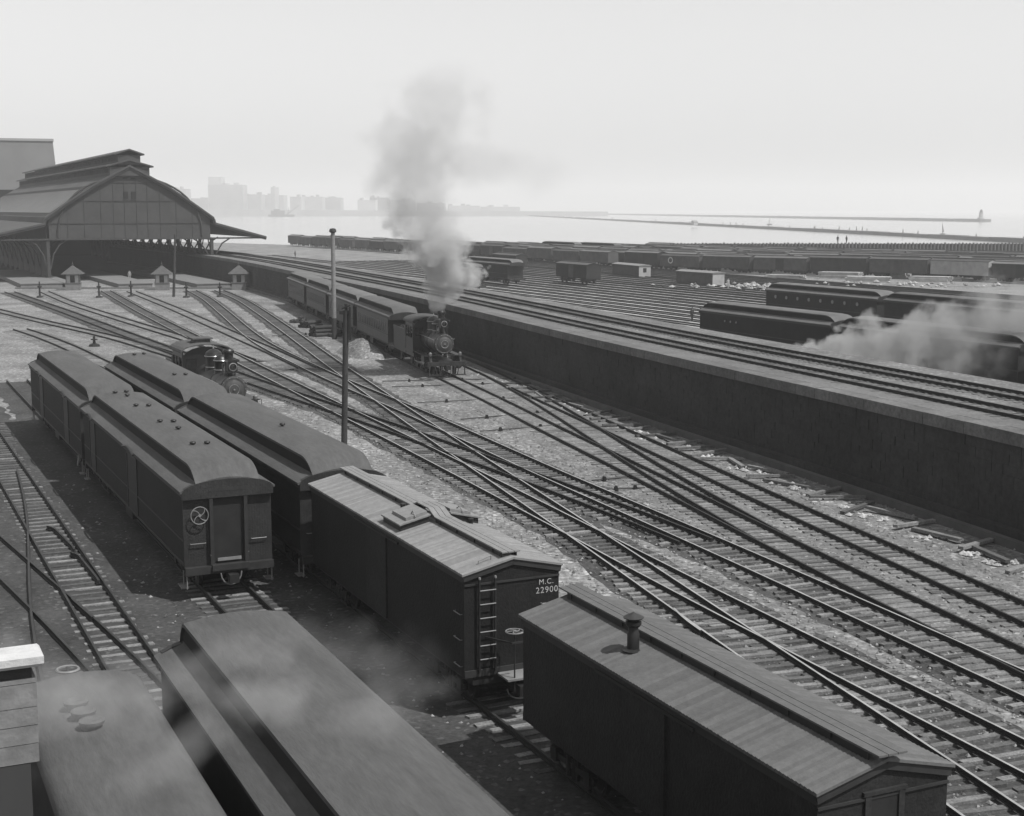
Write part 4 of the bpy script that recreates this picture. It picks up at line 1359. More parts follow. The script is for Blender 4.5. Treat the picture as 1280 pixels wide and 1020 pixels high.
# ------------------------------------------------------------------ cars on the low ground beyond the embankment
farlabs = [
 ('dark baggage car just behind the embankment, its left end clear of the steam', 73.0, 92.0, 19.5),
 ('second dark car behind the embankment, half lost in the white steam', 73.0, 71.5, 19.5),
 ('third dark car behind the embankment at the right edge, veiled by steam', 73.0, 51.0, 19.5),
 ('last dark coach of the farther row at the right edge', 98.3, 75.0, 20.0),
 ('long dark coach with small round side lights beyond the steaming cars', 98.6, 117.2, 20.0),
 ('dark coach to the right behind the steam, next to the one with round lights', 98.4, 96.0, 20.0),
 ('short dark coach with open end standing left of the boxcars on the storage tracks', 89.3, 203.5, 19.0),
 ('pale-roofed coach in the storage yard with rounded white roof end', 103.4, 218.5, 20.0)]
for lb, s, t, L in farlabs:
    round_l = 'round side lights' in lb
    c = make_coach('coach', lb, L, 3.05, 3.75, 1, windows=0, roofmat=M_ROOFFAR, platform='open end' in lb or 'pale-roofed' in lb)
    on_st(c, s, t, L)
    if 'just behind' in lb or round_l:
        for i in range(8 if round_l else 3):
            b = MB()
            x = -L / 2 + (1.8 if not round_l else 2.0) + i * (2.1 if round_l else 0.9) + (2.5 if not round_l else 0)
            b.lathe([(0, -0.02), (0.2 if round_l else 0.1, -0.02), (0.2 if round_l else 0.1, 0.03), (0, 0.03)], (x, -1.5, 3.0), 'y', 12)
            b.obj('side_light', M_STEELBIT, c)

# freight cars along the lake front: one prototype per kind, then copies
def far_boxcar(label, L=11.6, W=2.8, ze=3.55, zr=3.9, paint=None):
    root = empty('freight_car', (0, 0, 0), 0, label, 'boxcar')
    b = MB(); hw = W / 2; xb = L / 2
    b.prism([(-hw, 1.1), (hw, 1.1), (hw, ze), (0, zr - 0.03), (-hw, ze)], -xb, xb); b.obj('body', paint or M_CARFAR, root)
    b = MB()
    b.prism([(-hw - 0.1, ze - 0.03), (-hw - 0.1, ze + 0.03), (0, zr + 0.05), (hw + 0.1, ze + 0.03), (hw + 0.1, ze - 0.03), (0, zr - 0.02)], -xb - 0.1, xb + 0.1)
    b.box(-xb - 0.15, xb + 0.15, -0.28, 0.28, zr + 0.08, zr + 0.13)
    b.obj('roof', M_BROOFFAR, root)
    for s in (-1, 1):
        b = MB(); b.box(-0.9, 0.9, s * hw - 0.05, s * hw + 0.05, 1.2, ze - 0.15); b.obj('sliding_door', paint or M_CARFAR, root)
        b = MB()
        for q in (-0.8, 0.8):
            for r in (-0.7, 0.7):
                b.lathe([(0, -0.06), (0.42, -0.06), (0.42, 0.06), (0, 0.06)], (s * (xb - 2) + q, r, RT + 0.42), 'y', 10)
        b.box(s * (xb - 2) - 1.2, s * (xb - 2) + 1.2, -0.9, 0.9, RT + 0.4, 1.098)
        b.obj('truck', M_IRON, root)
    return root
P1 = far_boxcar('p')
ROW = smooth_line([gp(1330, 357), gp(1210, 351), gp(1100, 347.5), gp(1000, 344.5), gp(880, 341), gp(760, 334), gp(660, 327.5), gp(560, 321), gp(450, 313), gp(358, 307)], 2.0, 5, 3)
r = random.Random(21)
spec = {}
n_row = 0
first = True
def shore_y(x):
    for (xa, ya), (xc, yc) in zip(SHORE, SHORE[1:]):
        if xa <= x <= xc: return ya + (yc - ya) * (x - xa) / (xc - xa)
    return 378
for row in range(13):
    ln = offset_line(ROW, 4.6 * row + (0.4 if row else 0))
    tot = sum((c - a).length for a, c in zip(ln, ln[1:]))
    arc = r.uniform(0, 8) if row else 2.0
    j = 0
    while arc + 12 < tot:
        p0, p1 = on_line(ln, arc), on_line(ln, arc + 11.6)
        mid = (p0 + p1) / 2
        px, py = pj((mid.x, mid.y, 3))
        gap = (row in (1, 2, 3, 4, 5, 6) and r.random() < (0.10 + 0.02 * row))
        if (row >= 3 and px < 540 and row != 3): gap = True
        if row >= 6 and px < 640: gap = True
        if max(p0.y, p1.y) > shore_y(mid.x) - 5 or px > 1400: gap = True
        if not gap:
            if first: o = P1; first = False
            else: o = copy_tree(P1)
            d = p1 - p0
            o.location = (mid.x, mid.y, 0); o.rotation_euler = (0, 0, math.atan2(d.y, d.x))
            o.scale = (1, 1, r.choice((0.92, 0.97, 1.0, 1.04)))
            o['label'] = 'one of the weathered boxcars standing in rows along the lake front'
            o['group'] = 'boxcars along the lake front'
            if row == 0: spec[j] = (o, px)
        j += 1
        arc += 12.4 + (r.uniform(0, 7) if r.random() < 0.12 else 0)
if spec:
    best = min(spec.values(), key=lambda q: abs(q[1] - 870))[0]
    best['label'] = 'front-row boxcar with a pale ring emblem on its side, above the low hut'
    del best['group']
    b = MB(); torus(b, (0, 0, 0), 0.62, 0.13, 'y', 24); rg = b.obj('ring_emblem', M_WHITEPAINT, best)
    rg.location = (2.6, 1.42, 2.5); rg.scale = (1, 0.12, 1)
    b = MB(); torus(b, (0, 0, 0), 0.62, 0.13, 'y', 24); rg = b.obj('ring_emblem', M_WHITEPAINT, best)
    rg.location = (-2.6, -1.42, 2.5); rg.scale = (1, 0.12, 1)
    pale = min(spec.values(), key=lambda q: abs(q[1] - 1240))[0]
    if pale is not best:
        pale['label'] = 'pale boxcar at the right end of the front row, veiled by steam'
        del pale['group']
        for ch in pale.children:
            if ch.name.startswith(('body', 'sliding')):
                ch.data = ch.data.copy(); ch.data.materials[0] = M_PALECAR
for px, lb in ((702, 'clerestory coach rising above the rear boxcar rows, left one of two'), (750, 'clerestory coach rising above the rear boxcar rows, right one of two')):
    c = make_coach('coach', lb, 17.0, 3.0, 3.9, 0, roofmat=M_ROOFFAR)
    q = at(px, 301.5, 372 + (px - 700) * -0.25); d = ROW[len(ROW) // 2 + 8] - ROW[len(ROW) // 2]
    c.location = (q.x, q.y, 0); c.rotation_euler = (0, 0, math.atan2(d.y, d.x))
# two boxcars and two grounded car bodies on the storage yard
for lb, px, py, L in (('weathered boxcar in the middle of the storage yard with its pale end to the right', 742, 357, 11.6), ('boxcar coupled behind the pale-ended boxcar in the storage yard', 652, 341, 11.6)):
    o = copy_tree(P1); o['label'] = lb; del o['group']
    g = gp(px, py); s_, t_ = g.x * UP_.x + g.y * UP_.y, g.x * UA.x + g.y * UA.y
    on_st(o, s_ + 0.0, t_, L); o.scale = (1, 1, 1.0)
for lb, x0, x1, y, h, m2 in (('low grounded car body with white end wall and small window', 766, 811, 347, 16, 1), ('low dark grounded car body beside the pale rubble', 846, 903, 358, 16, 0)):
    a = gp(x0, y - 3.5, 0); c = gp(x1 - 12, y, 0)
    d = (c - a); L = d.length; mid = (a + c) / 2
    o = empty('grounded_car_body', (mid.x, mid.y, 0), math.atan2(d.y, d.x), lb, 'hut')
    b = MB(); b.box(-L / 2, L / 2, -0.1, 2.4, 0, 2.2); b.obj('body', M_CARFAR, o)
    b = MB(); b.box(L / 2, L / 2 + 0.06, -0.1, 2.4, 0.0, 2.15); ew = b.obj('end_wall', M_PALECAR, o)
    if m2:
        b = MB(); b.box(L / 2 + 0.06, L / 2 + 0.1, 0.8, 1.5, 1.0, 1.8); b.obj('window', M_GLASS, ew)
    b = MB(); b.prism([(-0.25, 2.2), (2.55, 2.2), (2.55, 2.28), (1.15, 2.55), (-0.25, 2.28)], -L / 2 - 0.15, L / 2 + 0.2); b.obj('roof', M_BROOF, o)
# ------------------------------------------------------------------ train shed (local x = along the gable front to the right, y = into the shed)
FR = gp(266, 347.5, 0)
SHW = 30.0
SO = Vector((FR.x - UP_.x * SHW, FR.y - UP_.y * SHW, 0))
SRZ = math.atan2(UP_.y, UP_.x)
shed = empty('train_shed', SO, SRZ, 'large iron train shed with a wide gable front and stepped roof monitors', 'train shed')
SL = 150.0
prof_main = [(-11.0, 8.3), (-0.6, 10.6), (-0.4, 11.6), (3.2, 14.2), (8.0, 17.4), (11.8, 19.5), (15.0, 21.2), (18.2, 19.5), (22.0, 17.4), (26.8, 14.2), (30.4, 11.6), (30.6, 10.6), (40.5, 7.9)]
def sheetroof(prof, y0, y1, th, name, m, parent, step=None):
    b = MB()
    n = len(prof)
    b.loft([[(x, y, z) for x, z in prof] + [(x, y, z - th) for x, z in reversed(prof)] for y in (y0, y1)])
    return b.obj(name, m, parent)
sheetroof(prof_main, -0.9, SL, 0.35, 'roof', M_SHEDROOF, shed)
# skylight ribs on the left slope
b = MB()
for i in range(46):
    y = 2 + i * 3.2
    for (xa, za), (xc, zc_) in (((-0.3, 11.75), (7.6, 17.3)),):
        b.bar((xa, y, za), (xc, y, zc_), 0.22, 0.16)
tag(b.obj('roof_rib', M_SHEDFRAME, shed), kind='stuff')
b = MB()
for s in (0, 1):
    f = (lambda x: x) if s == 0 else (lambda x: 30 - x)
    b.add([(f(0.6), 0.4, 12.42), (f(6.8), 0.4, 16.72), (f(6.8), SL - 1, 16.72), (f(0.6), SL - 1, 12.42)], [(0, 1, 2, 3)])
b.obj('skylight', M_SHEDSKY, shed)
# monitors
def monitor(x0, x1, zb, zt, zp, name):
    b = MB(); xm = (x0 + x1) / 2
    b.prism([(0, 0)] * 0 or [(x0, zb), (x1, zb), (x1, zt), (x0, zt)], 0, 1) if False else None
    b.loft([[(x0, y, zb), (x1, y, zb), (x1, y, zt), (x0, y, zt)] for y in (-0.6, SL)])
    o = b.obj(name, M_SHED, shed)
    b = MB()
    pr = [(x0 - 0.7, zt + 0.0), (xm, zp), (x1 + 0.7, zt + 0.0)]
    b.loft([[(x, y, z + 0.22) for x, z in pr] + [(x, y, z - 0.03) for x, z in reversed(pr)] for y in (-1.1, SL)])
    b.obj('monitor_roof', M_SHEDROOF, o)
    b = MB()
    for i in range(38):
        y = 1 + i * 3.9
        for xx in (x0, x1): b.box(xx - 0.06, xx + 0.06, y, y + 3.2, zt - 1.0, zt - 0.25)
    tag(b.obj('louvre', M_SHEDDARK, o), kind='stuff')
monitor(11.4, 18.6, 19.2, 20.8, 22.0, 'lower_monitor')
monitor(13.0, 17.0, 21.2, 23.0, 23.9, 'upper_monitor')
# gable front: battened sheets, chord, arch and windows
def rake(x):
    for (xa, za), (xc, zc_) in zip(prof_main, prof_main[1:]):
        if xa <= x <= xc: return za + (zc_ - za) * (x - xa) / max(1e-6, xc - xa)
    return 8
levels = [7.7, 10.5, 14.6, 18.0, 21.4]
cols = [0.2, 3.6, 6.6, 9.6, 11.9, 13.9, 16.1, 18.1, 20.4, 23.4, 26.4, 29.8]
r = random.Random(2)
for lo, hi in zip(levels, levels[1:]):
    for xa, xc in zip(cols, cols[1:]):
        xs_ = [xa + 0.05, (xa + xc) / 2, xc - 0.05]
        tops = [min(hi - 0.05, rake(x) - 0.3) for x in xs_]
        if max(tops) < lo + 0.15: continue
        pr = [(xs_[0], lo + 0.05), (xs_[2], lo + 0.05)] + [(x, max(t, lo + 0.06)) for x, t in zip(reversed(xs_), reversed(tops))]
        y = r.uniform(-0.02, 0.02)
        b = MB()
        b.loft([[(x, y0, z) for x, z in pr] for y0 in (-0.1 + y, 0.05 + y)])
        b.obj('gable_panel', M_SHED, shed)
b = MB()
for z in levels[:-1]:
    xs_ = [x / 4 for x in range(0, 121) if rake(x / 4) - 0.3 > z]
    if xs_: b.bar((min(xs_), -0.14, z), (max(xs_), -0.14, z), 0.12, 0.16)
for x in cols[1:-1]:
    if rake(x) > 8.5: b.bar((x, -0.13, 7.7), (x, -0.13, rake(x) - 0.4), 0.12, 0.1)
for (xa, za), (xc, zc_) in zip(prof_main, prof_main[1:]):
    b.bar((xa, -0.5, za - 0.45), (xc, -0.5, zc_ - 0.45), 0.5, 0.5)
b.bar((-11, -0.2, 7.6), (40.4, -0.2, 7.6), 0.25, 0.3)
b.obj('gable_frame', M_SHEDFRAME, shed)
b = MB()
pts = [(15 - 13.2 * math.cos(PI * i / 24), -0.25, 7.9 + 11.2 * math.sin(PI * i / 24) ** 0.85) for i in range(25)]
b.path(pts, 0.20, 6)
b.obj('front_arch', M_SHEDFRAME, shed)
for z in (13.0 + 0.0, 19.0):
    z0 = 15.0 if z < 15 else 18.6
    for x in (14.2, 15.6):
        b = MB(); b.box(x - 0.42, x + 0.42, -0.2, -0.11, z0, z0 + 1.3)
        w = b.obj('window', M_SHEDDARK, shed)
        b = MB(); b.box(x - 0.5, x + 0.5, -0.22, -0.19, z0 - 0.12, z0); b.obj('sill', M_SHEDFRAME, w)
# columns, brackets, side canopies, inner floor, dark left flank
cm = MB()
cm.box(-0.28, 0.28, -0.28, 0.28, 0.0, 7.6)
cm.box(-0.7, 0.7, -0.7, 0.7, 0.0, 0.7)
cmesh = cm.mesh('column', M_SHEDFRAME)
br = MB()
for s in (-1, 1):
    pts = [(s * 0.3, 0, 2.2), (s * 0.9, 0, 4.8), (s * 2.0, 0, 6.6), (s * 3.6, 0, 7.6)]
    br.path(pts, 0.14, 6)
brm = br.mesh('bracket', M_SHEDFRAME)
for i in range(15):
    for x in (0.0, 30.0):
        c = inst(cmesh, 'column', shed, (x, i * 10.0 + 0.1, 0))
        inst(brm, 'bracket', c)
# lattice braces seen through the open right side
b = MB()
for i in range(14):
    y = i * 10.0
    b.bar((30, y + 0.3, 4.4), (30, y + 3.2, 7.5), 0.18, 0.18); b.bar((30, y + 9.7, 4.4), (30, y + 6.8, 7.5), 0.18, 0.18)
    b.bar((30, y, 7.45), (30, y + 10, 7.45), 0.3, 0.35)
b.obj('side_brace', M_SHEDFRAME, shed)
b = MB(); b.box(-0.2, 0.0, 0.5, SL, 0, 10.4); b.obj('flank_wall', M_SHED, shed)
b = MB(); b.box(-0.2, 30.6, SL - 0.3, SL, 0, 18.5); b.obj('back_wall', M_SHEDDARK, shed)
b = MB(); b.box(30.1, 30.3, 8, SL, 0.0, 5.4); b.obj('side_parapet', M_SHED, shed)
b = MB(); b.add([(-14, 0.4, 0.03), (33, 0.4, 0.03), (33, SL, 0.03), (-14, SL, 0.03)], [(0, 1, 2, 3)]); b.obj('shed_floor', M_SHEDDARK, shed)
# coaches standing in the shadow of the shed
# platforms
for lb, xa, xc in (('low paved platform at the left edge of the shed mouth', 26, 76), ('paved platform under the shed left of the second hut', 148, 190), ('paved platform at the right side of the shed mouth', 246, 288), ('paved platform at the left column behind the first hut', 84, 96)):
    a = gp(xa, 356, 0.5); c = gp(xc, 356, 0.5)
    w = (c - a).length
    o = empty('platform', (a.x, a.y, 0), SRZ, lb, 'platform')
    b = MB(); b.box(0, w, 0, 60, 0, 0.55); b.obj('platform_body', M_BRICK, o)
    b = MB(); b.box(-0.12, w + 0.12, -0.12, 60, 0.551, 0.68); b.obj('paving', M_PAVE, o)

# ------------------------------------------------------------------ gate huts
def make_hut(label):
    h = empty('gate_hut', (0, 0, 0), 0, label, 'hut', 'gate huts in front of the train shed')
    b = MB(); b.box(-1.15, 1.15, -1.15, 1.15, 0, 1.15); b.box(-1.25, 1.25, -1.25, 1.25, 1.15, 1.25); b.obj('base', M_BRICK, h)
    b = MB()
    for sx in (-1, 1):
        for sy in (-1, 1): b.box(sx * 1.05 - 0.12 * (sx > 0) - 0.0 * 1, sx * 1.05 + 0.12 * (sx < 0), sy * 1.05 - 0.12 * (sy > 0), sy * 1.05 + 0.12 * (sy < 0), 1.25, 2.55)
    b.box(-1.05, 1.05, -1.05, 1.05, 2.4, 2.62)
    b.obj('frame', M_BRICK, h)
    for (x, y, w, d) in ((0, -1.03, 0.30, 0), (0, 1.03, 0.30, 0)):
        b = MB(); b.box(-0.36, 0.36, y - 0.02, y + 0.02, 1.25, 2.4); b.obj('window', M_GLASS, h)
    for s in (-1, 1):
        b = MB(); b.box(s * 0.65 - 0.27, s * 0.65 + 0.27, -1.045, -1.0, 1.25, 2.4); b.obj('shutter', M_HUTPALE, h)
        b = MB(); b.box(s * 1.02 - 0.02, s * 1.02 + 0.02, -0.9, 0.9, 1.25, 2.4); b.obj('side_panel', M_SHEDDARK if s < 0 else M_BRICK, h)  # left panel coloured dark to paint in the hut's shaded side
    b = MB()
    e = 1.75
    b.add([(-e, -e, 2.62), (e, -e, 2.62), (e, e, 2.62), (-e, e, 2.62), (-0.12, -0.12, 3.95), (0.12, -0.12, 3.95), (0.12, 0.12, 3.95), (-0.12, 0.12, 3.95)],
          [(3, 2, 1, 0), (0, 1, 5, 4), (1, 2, 6, 5), (2, 3, 7, 6), (3, 0, 4, 7), (4, 5, 6, 7)])
    rf = b.obj('roof', M_SLATE, h)
    b = MB(); b.lathe([(0.14, 3.95), (0.10, 4.1), (0.16, 4.2), (0.04, 4.4), (0.03, 4.7), (0, 4.75)], n=8); b.obj('finial', M_SHEDFRAME, rf)
    return h
M_HUTPALE = mat('hut_pale_panel', 0.45, 0.8, 0.2, 3.0)
hl = ['leftmost gate hut, with pale shutters, near the left shed column', 'middle gate hut, beside the thin dark pole', 'right-hand gate hut at the foot of the right shed column']
hp = make_hut(hl[0])
for i, (px, py) in enumerate(((92, 362.5), (203, 362.5), (299, 362))):
    o = hp if i == 0 else copy_tree(hp)
    g = gp(px, py, 0); o.location = g; o.rotation_euler = (0, 0, SRZ - 0.25); o['label'] = hl[i]

# ------------------------------------------------------------------ poles
def pole(label, base, top, r0, r1, m, cap=None, band=None):
    B = gp(*base); T = at(top[0], top[1], B.y)
    o = empty('pole', B, 0, label, 'pole')
    v = T - B
    b = MB(); 
    if band:
        f = band; b.tube((0, 0, -0.2), v * f, r0, r0 * 0.97, 12); b.obj('pole_foot', M_POLE, o)
        b = MB(); b.tube(v * f, v, r0, r1, 12); b.obj('shaft', m, o)
    else:
        b.tube((0, 0, -0.2), v, r0, r1, 12); b.obj('shaft', m, o)
    b = MB()
    if cap == 'ball':
        b.lathe([(r1, 0), (r1 * 1.8, 0.08), (r1 * 1.8, 0.25), (r1 * 1.3, 0.42), (0, 0.46)], v, 'z', 12)
        b.tube(v * 0.82, v * 0.82 + Vector((0.15, 0, 0.05)), 0.04, n=6)
        b.obj('pole_cap', M_POLE, o)
    elif cap == 'gear':
        b.tube(v + Vector((0, 0, -0.15)), v + Vector((0, 0, 0.35)), r1 * 0.6, n=8)
        b.box(v.x - 0.35, v.x + 0.25, v.y - 0.12, v.y + 0.12, v.z - 0.2, v.z - 0.02)
        b.bar(v + Vector((0.22, -0.12, 0.2)), v + Vector((0.22, -0.12, -1.6)), 0.10, 0.14)
        b.bar(v + Vector((-0.2, -0.12, 0.1)), v + Vector((0.25, -0.12, 0.28)), 0.06, 0.08)
        b.obj('pole_bracket', M_IRON, o)
    return o
pole('tall pale pole with dark foot standing before the passenger train', (418, 424), (416, 291), 0.24, 0.20, M_POLELIGHT, 'ball', 0.20)
pole('dark leaning pole with iron bracket standing beside the near coach roof', (430, 562), (432.5, 388), 0.17, 0.15, M_POLE, 'gear')
pole('thin dark pole standing beside the middle gate hut', (217, 371), (219, 293), 0.22, 0.15, M_POLE, None)
for i, (px, yb, yt, lb) in enumerate(((50, 372, 352, 'leftmost low switch stand before the shed'), (124, 372, 352, 'low switch stand right of the first gate hut'), (164, 371, 351, 'low switch stand left of the middle gate hut'), (233, 372, 353, 'low switch stand right of the thin dark pole'), (275, 371, 353, 'low switch stand left of the right-hand hut'), (118, 433, 420, 'low switch stand on the gravel behind the coach roofs'))):
    B = gp(px, yb); T = at(px, yt, B.y)
    o = empty('switch_stand', B, 0, lb, 'switch stand', 'switch stands before the shed')
    h = T.z
    b = MB(); b.tube((0, 0, 0), (0, 0, h), 0.16, 0.10, 8); b.obj('post', M_IRON, o)
    b = MB(); b.lathe([(0.12, h * 0.62), (0.34, h * 0.64), (0.34, h * 0.72), (0.12, h * 0.75)], n=8); b.obj('lamp_collar', M_IRON, o)
    b = MB(); b.lathe([(0.55, 0), (0.5, 0.2), (0.2, 0.3)], n=8); b.obj('base', M_IRON, o)
a = gp(20, 360.5); c = gp(300, 360.5)
b = MB(); b.bar((a.x, a.y, 0.10), (c.x, c.y, 0.10), 1.2, 0.12)
tag(b.obj('plank_crossing', M_TIEBULK), 'long plank crossing laid across the tracks in front of the gate huts', 'boardwalk')

# ------------------------------------------------------------------ signal rods across the gravel, with small carriers
RODL = ['thin iron signal rod across the gravel closest in front of the passenger engine', 'second signal rod in front of the passenger engine, just below the first', 'third signal rod from the passenger engine, standing apart on open gravel',
        'fourth signal rod from the passenger engine, in the middle of the gravel field', 'fifth signal rod from the passenger engine, near the crossovers', 'upper one of two short signal rods where the gravel narrows', 'lower one of two short signal rods where the gravel narrows', 'signal rod beside the log piles left of the gravel heap']
for i, (p0, p1) in enumerate((((478, 478), (676, 474)), ((490, 485), (640, 480)), ((522, 505), (664, 498)), ((576, 526), (702, 515)), ((600, 541), (700, 533)), ((740, 603), (800, 597)), ((758, 614), (806, 612)), ((340, 421), (396, 418)))):
    a, c = gp(*p0), gp(*p1)
    o = empty('signal_rod', (a + c) / 2, math.atan2((c - a).y, (c - a).x), RODL[i], 'signal rod', 'signal rods across the yard')
    L = (c - a).length
    b = MB(); b.tube((-L / 2, 0, 0.10), (L / 2, 0, 0.10), 0.04, n=6); b.obj('rod', M_IRON, o)
    cmq = shared('carrier', lambda: (lambda q: (q.box(-0.12, 0.12, -0.16, 0.16, 0, 0.22), q.lathe([(0.1, -0.1), (0.1, 0.1)], (0, 0, 0.26), 'y', 8), q.mesh('carrier', M_IRON))[2])(MB()))
    k = max(2, int(L / 3.2))
    for j in range(k): inst(cmq, 'carrier', o, (-L / 2 + L * (j + 0.5) / k, 0, 0), (0, 0, 0), (0.7, 0.7, 0.7))

# ------------------------------------------------------------------ gravel heap, tie piles, loose ties, rubble, stones
def heap(name, px, py, rx, ry, h, m, label, seed):
    r = random.Random(seed); g = gp(px, py)
    b = MB(); n, k = 22, 9
    vs_ = []; fs_ = []
    for j in range(k):
        f = j / (k - 1)
        for i in range(n):
            a = 2 * PI * i / n
            rad = 1 - f
            vs_.append((rx * rad * math.cos(a) * r.uniform(0.93, 1.07), ry * rad * math.sin(a) * r.uniform(0.93, 1.07), h * (1 - rad ** 1.3) * r.uniform(0.94, 1.04) - (0.05 if j == 0 else 0)))
    for j in range(k - 1):
        for i in range(n): fs_.append((j * n + i, j * n + (i + 1) % n, (j + 1) * n + (i + 1) % n, (j + 1) * n + i))
    b.add(vs_, fs_, 0, True)
    o = b.obj(name, m, None, g); o.rotation_euler = (0, 0, 1.95)
    return tag(o, label, 'gravel heap')
heap('gravel_heap', 452, 443, 5.5, 1.9, 1.5, M_GRAVEL, 'long heap of gravel beside the passenger train and the dark pole', 3)
for i, (px, py, lb, nn) in enumerate(((403, 420, 'pile of old logs at the foot of the tall pale pole', 9), (388, 409, 'pile of old logs farther back beside the passenger train', 7), (372, 403, 'small pile of old timbers nearest the rear coach', 5), (418, 420, 'short stacked timbers right of the tall pale pole', 6))):
    g = gp(px, py); o = empty('timber_pile', g, math.radians(40 + 25 * i), lb, 'timber pile', 'timber piles by the passenger train')
    r = random.Random(40 + i); k = 0
    for j, cnt in enumerate((4, 3, 2)):
        for q in range(cnt):
            if k >= nn: break
            b = MB(); L = 2.4 + r.uniform(-0.2, 0.3); y = (q - cnt / 2 + .5) * 0.42 + r.uniform(-.04, .04)
            b.tube((-L / 2, y, 0.2 + j * 0.36), (L / 2, y + r.uniform(-.1, .1), 0.2 + j * 0.36), 0.19, 0.17, 9)
            b.obj('log', M_LOG, o); k += 1
r = random.Random(77)
wl = offset_line(WALL, -2.0)
arc = 12
k = 0
tot = sum((c - a).length for a, c in zip(wl, wl[1:]))
while arc < 92:
    p = on_line(wl, arc)
    if inframe(p - Vector((0, 0, 4.3))):
        p = p + Vector((r.uniform(-0.5, 0.35), r.uniform(-0.3, 0.3), 0)); 
        o = inst(TIE_MESH[r.randrange(6)], 'loose_sleeper', None, (p.x, p.y, 0.17 + r.uniform(0, 0.08)), (r.uniform(-.04, .04), r.uniform(-.05, .05), r.uniform(-0.3, 0.5) + (PI / 2 + 0.35 if r.random() < 0.3 else 0.3)))
        tag(o, 'loose weathered sleeper discarded along the foot of the dark retaining wall', 'sleeper', 'loose sleepers along the wall foot')
    arc += r.choice((1.2, 1.6, 2.3)); k += 1
def bits(name, spots, m, seed, smin, smax):
    r = random.Random(seed); b = MB()
    for (x, y, z, sp, cnt) in spots:
        for i in range(cnt):
            a, d = r.uniform(0, 2 * PI), sp * math.sqrt(r.random())
            s = r.uniform(smin, smax); c = Vector((x + d * math.cos(a), y + d * math.sin(a) * 0.7, z + s * 0.25))
            v = [c + Vector((r.uniform(.6, 1.1) * s, 0, 0)), c + Vector((0, r.uniform(.6, 1.1) * s, 0)), c + Vector((-r.uniform(.6, 1.1) * s, 0, 0)), c + Vector((0, -r.uniform(.6, 1.1) * s, 0)), c + Vector((0, 0, s * .55)), c - Vector((0, 0, s * .5))]
            b.add(v, [(0, 1, 4), (1, 2, 4), (2, 3, 4), (3, 0, 4), (1, 0, 5), (2, 1, 5), (3, 2, 5), (0, 3, 5)])
    return tag(b.obj(name, m), kind='stuff')
sp = []
arc = 14
while arc < 105:
    p = on_line(wl, arc)
    if r.random() < 0.75: sp.append((p.x - 0.5 + r.uniform(-.5, .4), p.y + r.uniform(-.4, .4), 0, r.uniform(0.3, 0.8), r.randrange(5, 22)))
    arc += 1.5
bits('pale_rubble', sp, M_PATCH, 5, 0.05, 0.22)
sp = [(gp(x, y).x, gp(x, y).y, 0, 6 + r.random() * 8, 32) for x, y in ((895, 358), (920, 357), (950, 359), (975, 362), (1240, 349), (1100, 356), (1180, 357))]
bits('pale_rubble', sp, M_RUBBLE, 6, 0.2, 0.75)
# loose stones over the near gravel
r = random.Random(9); b = MB(); cnt = 0
while cnt < 16000:
    x, y = r.uniform(-22, 24), r.uniform(24, 95)
    if r.random() > (32.0 / y) ** 1.2: continue
    s_ = x * UP_.x + y * UP_.y
    if s_ < 17.2 and y < 92: 
        if r.random() < 0.8: continue
    if not inframe((x, y, 0), 10): continue
    s = r.choice((0.03, 0.04, 0.05, 0.06, 0.085)) * r.uniform(0.8, 1.2)
    c = Vector((x, y, 0.02 + s * 0.2))
    a = r.uniform(0, 6.28); u = Vector((math.cos(a), math.sin(a), 0)) * s; w = Vector((-math.sin(a), math.cos(a), 0)) * s * r.uniform(.6, 1)
    v = [c + u, c + w, c - u * r.uniform(.7, 1), c - w, c + Vector((s * r.uniform(-.3, .3), s * r.uniform(-.3, .3), s * .7))]
    b.add(v, [(0, 1, 4), (1, 2, 4), (2, 3, 4), (3, 0, 4)]); cnt += 1
tag(b.obj('gravel_stones', M_STONEBIT), kind='stuff')
# lumber stacks by the water
for i, (x0, x1, y, h, lb) in enumerate(((1026, 1076, 348, 1.6, 'tallest stack of sawn lumber, behind the coach with round lights'), (1058, 1112, 352, 1.1, 'long low lumber stack right of the tallest stack'), (1104, 1136, 347, 1.3, 'short lumber stack below the front boxcars'), (1140, 1188, 352, 1.2, 'lumber stack at the right below the pale boxcar'), (960, 1004, 348, 1.0, 'low lumber stack at the left beside the pale rubble'), (1204, 1262, 351, 0.8, 'thin lumber stack at the right edge below the pale boxcar'))):
    a, c = gp(x0, y), gp(x1, y + 1.0)
    d = c - a; L = d.length; mid = (a + c) / 2
    o = empty('lumber_stack', mid, math.atan2(d.y, d.x), lb, 'lumber stack', 'lumber stacks on the shore')
    r = random.Random(60 + i); nl = int(h / 0.27)
    for j in range(nl):
        for q in range(4):
            b = MB(); sh = r.uniform(-0.5, 0.5)
            b.box(-L / 2 + sh, L / 2 + sh, -1.2 + q * 0.62, -1.2 + q * 0.62 + 0.56, j * 0.27, j * 0.27 + 0.22)
            b.obj('plank', M_LUMBER, o)

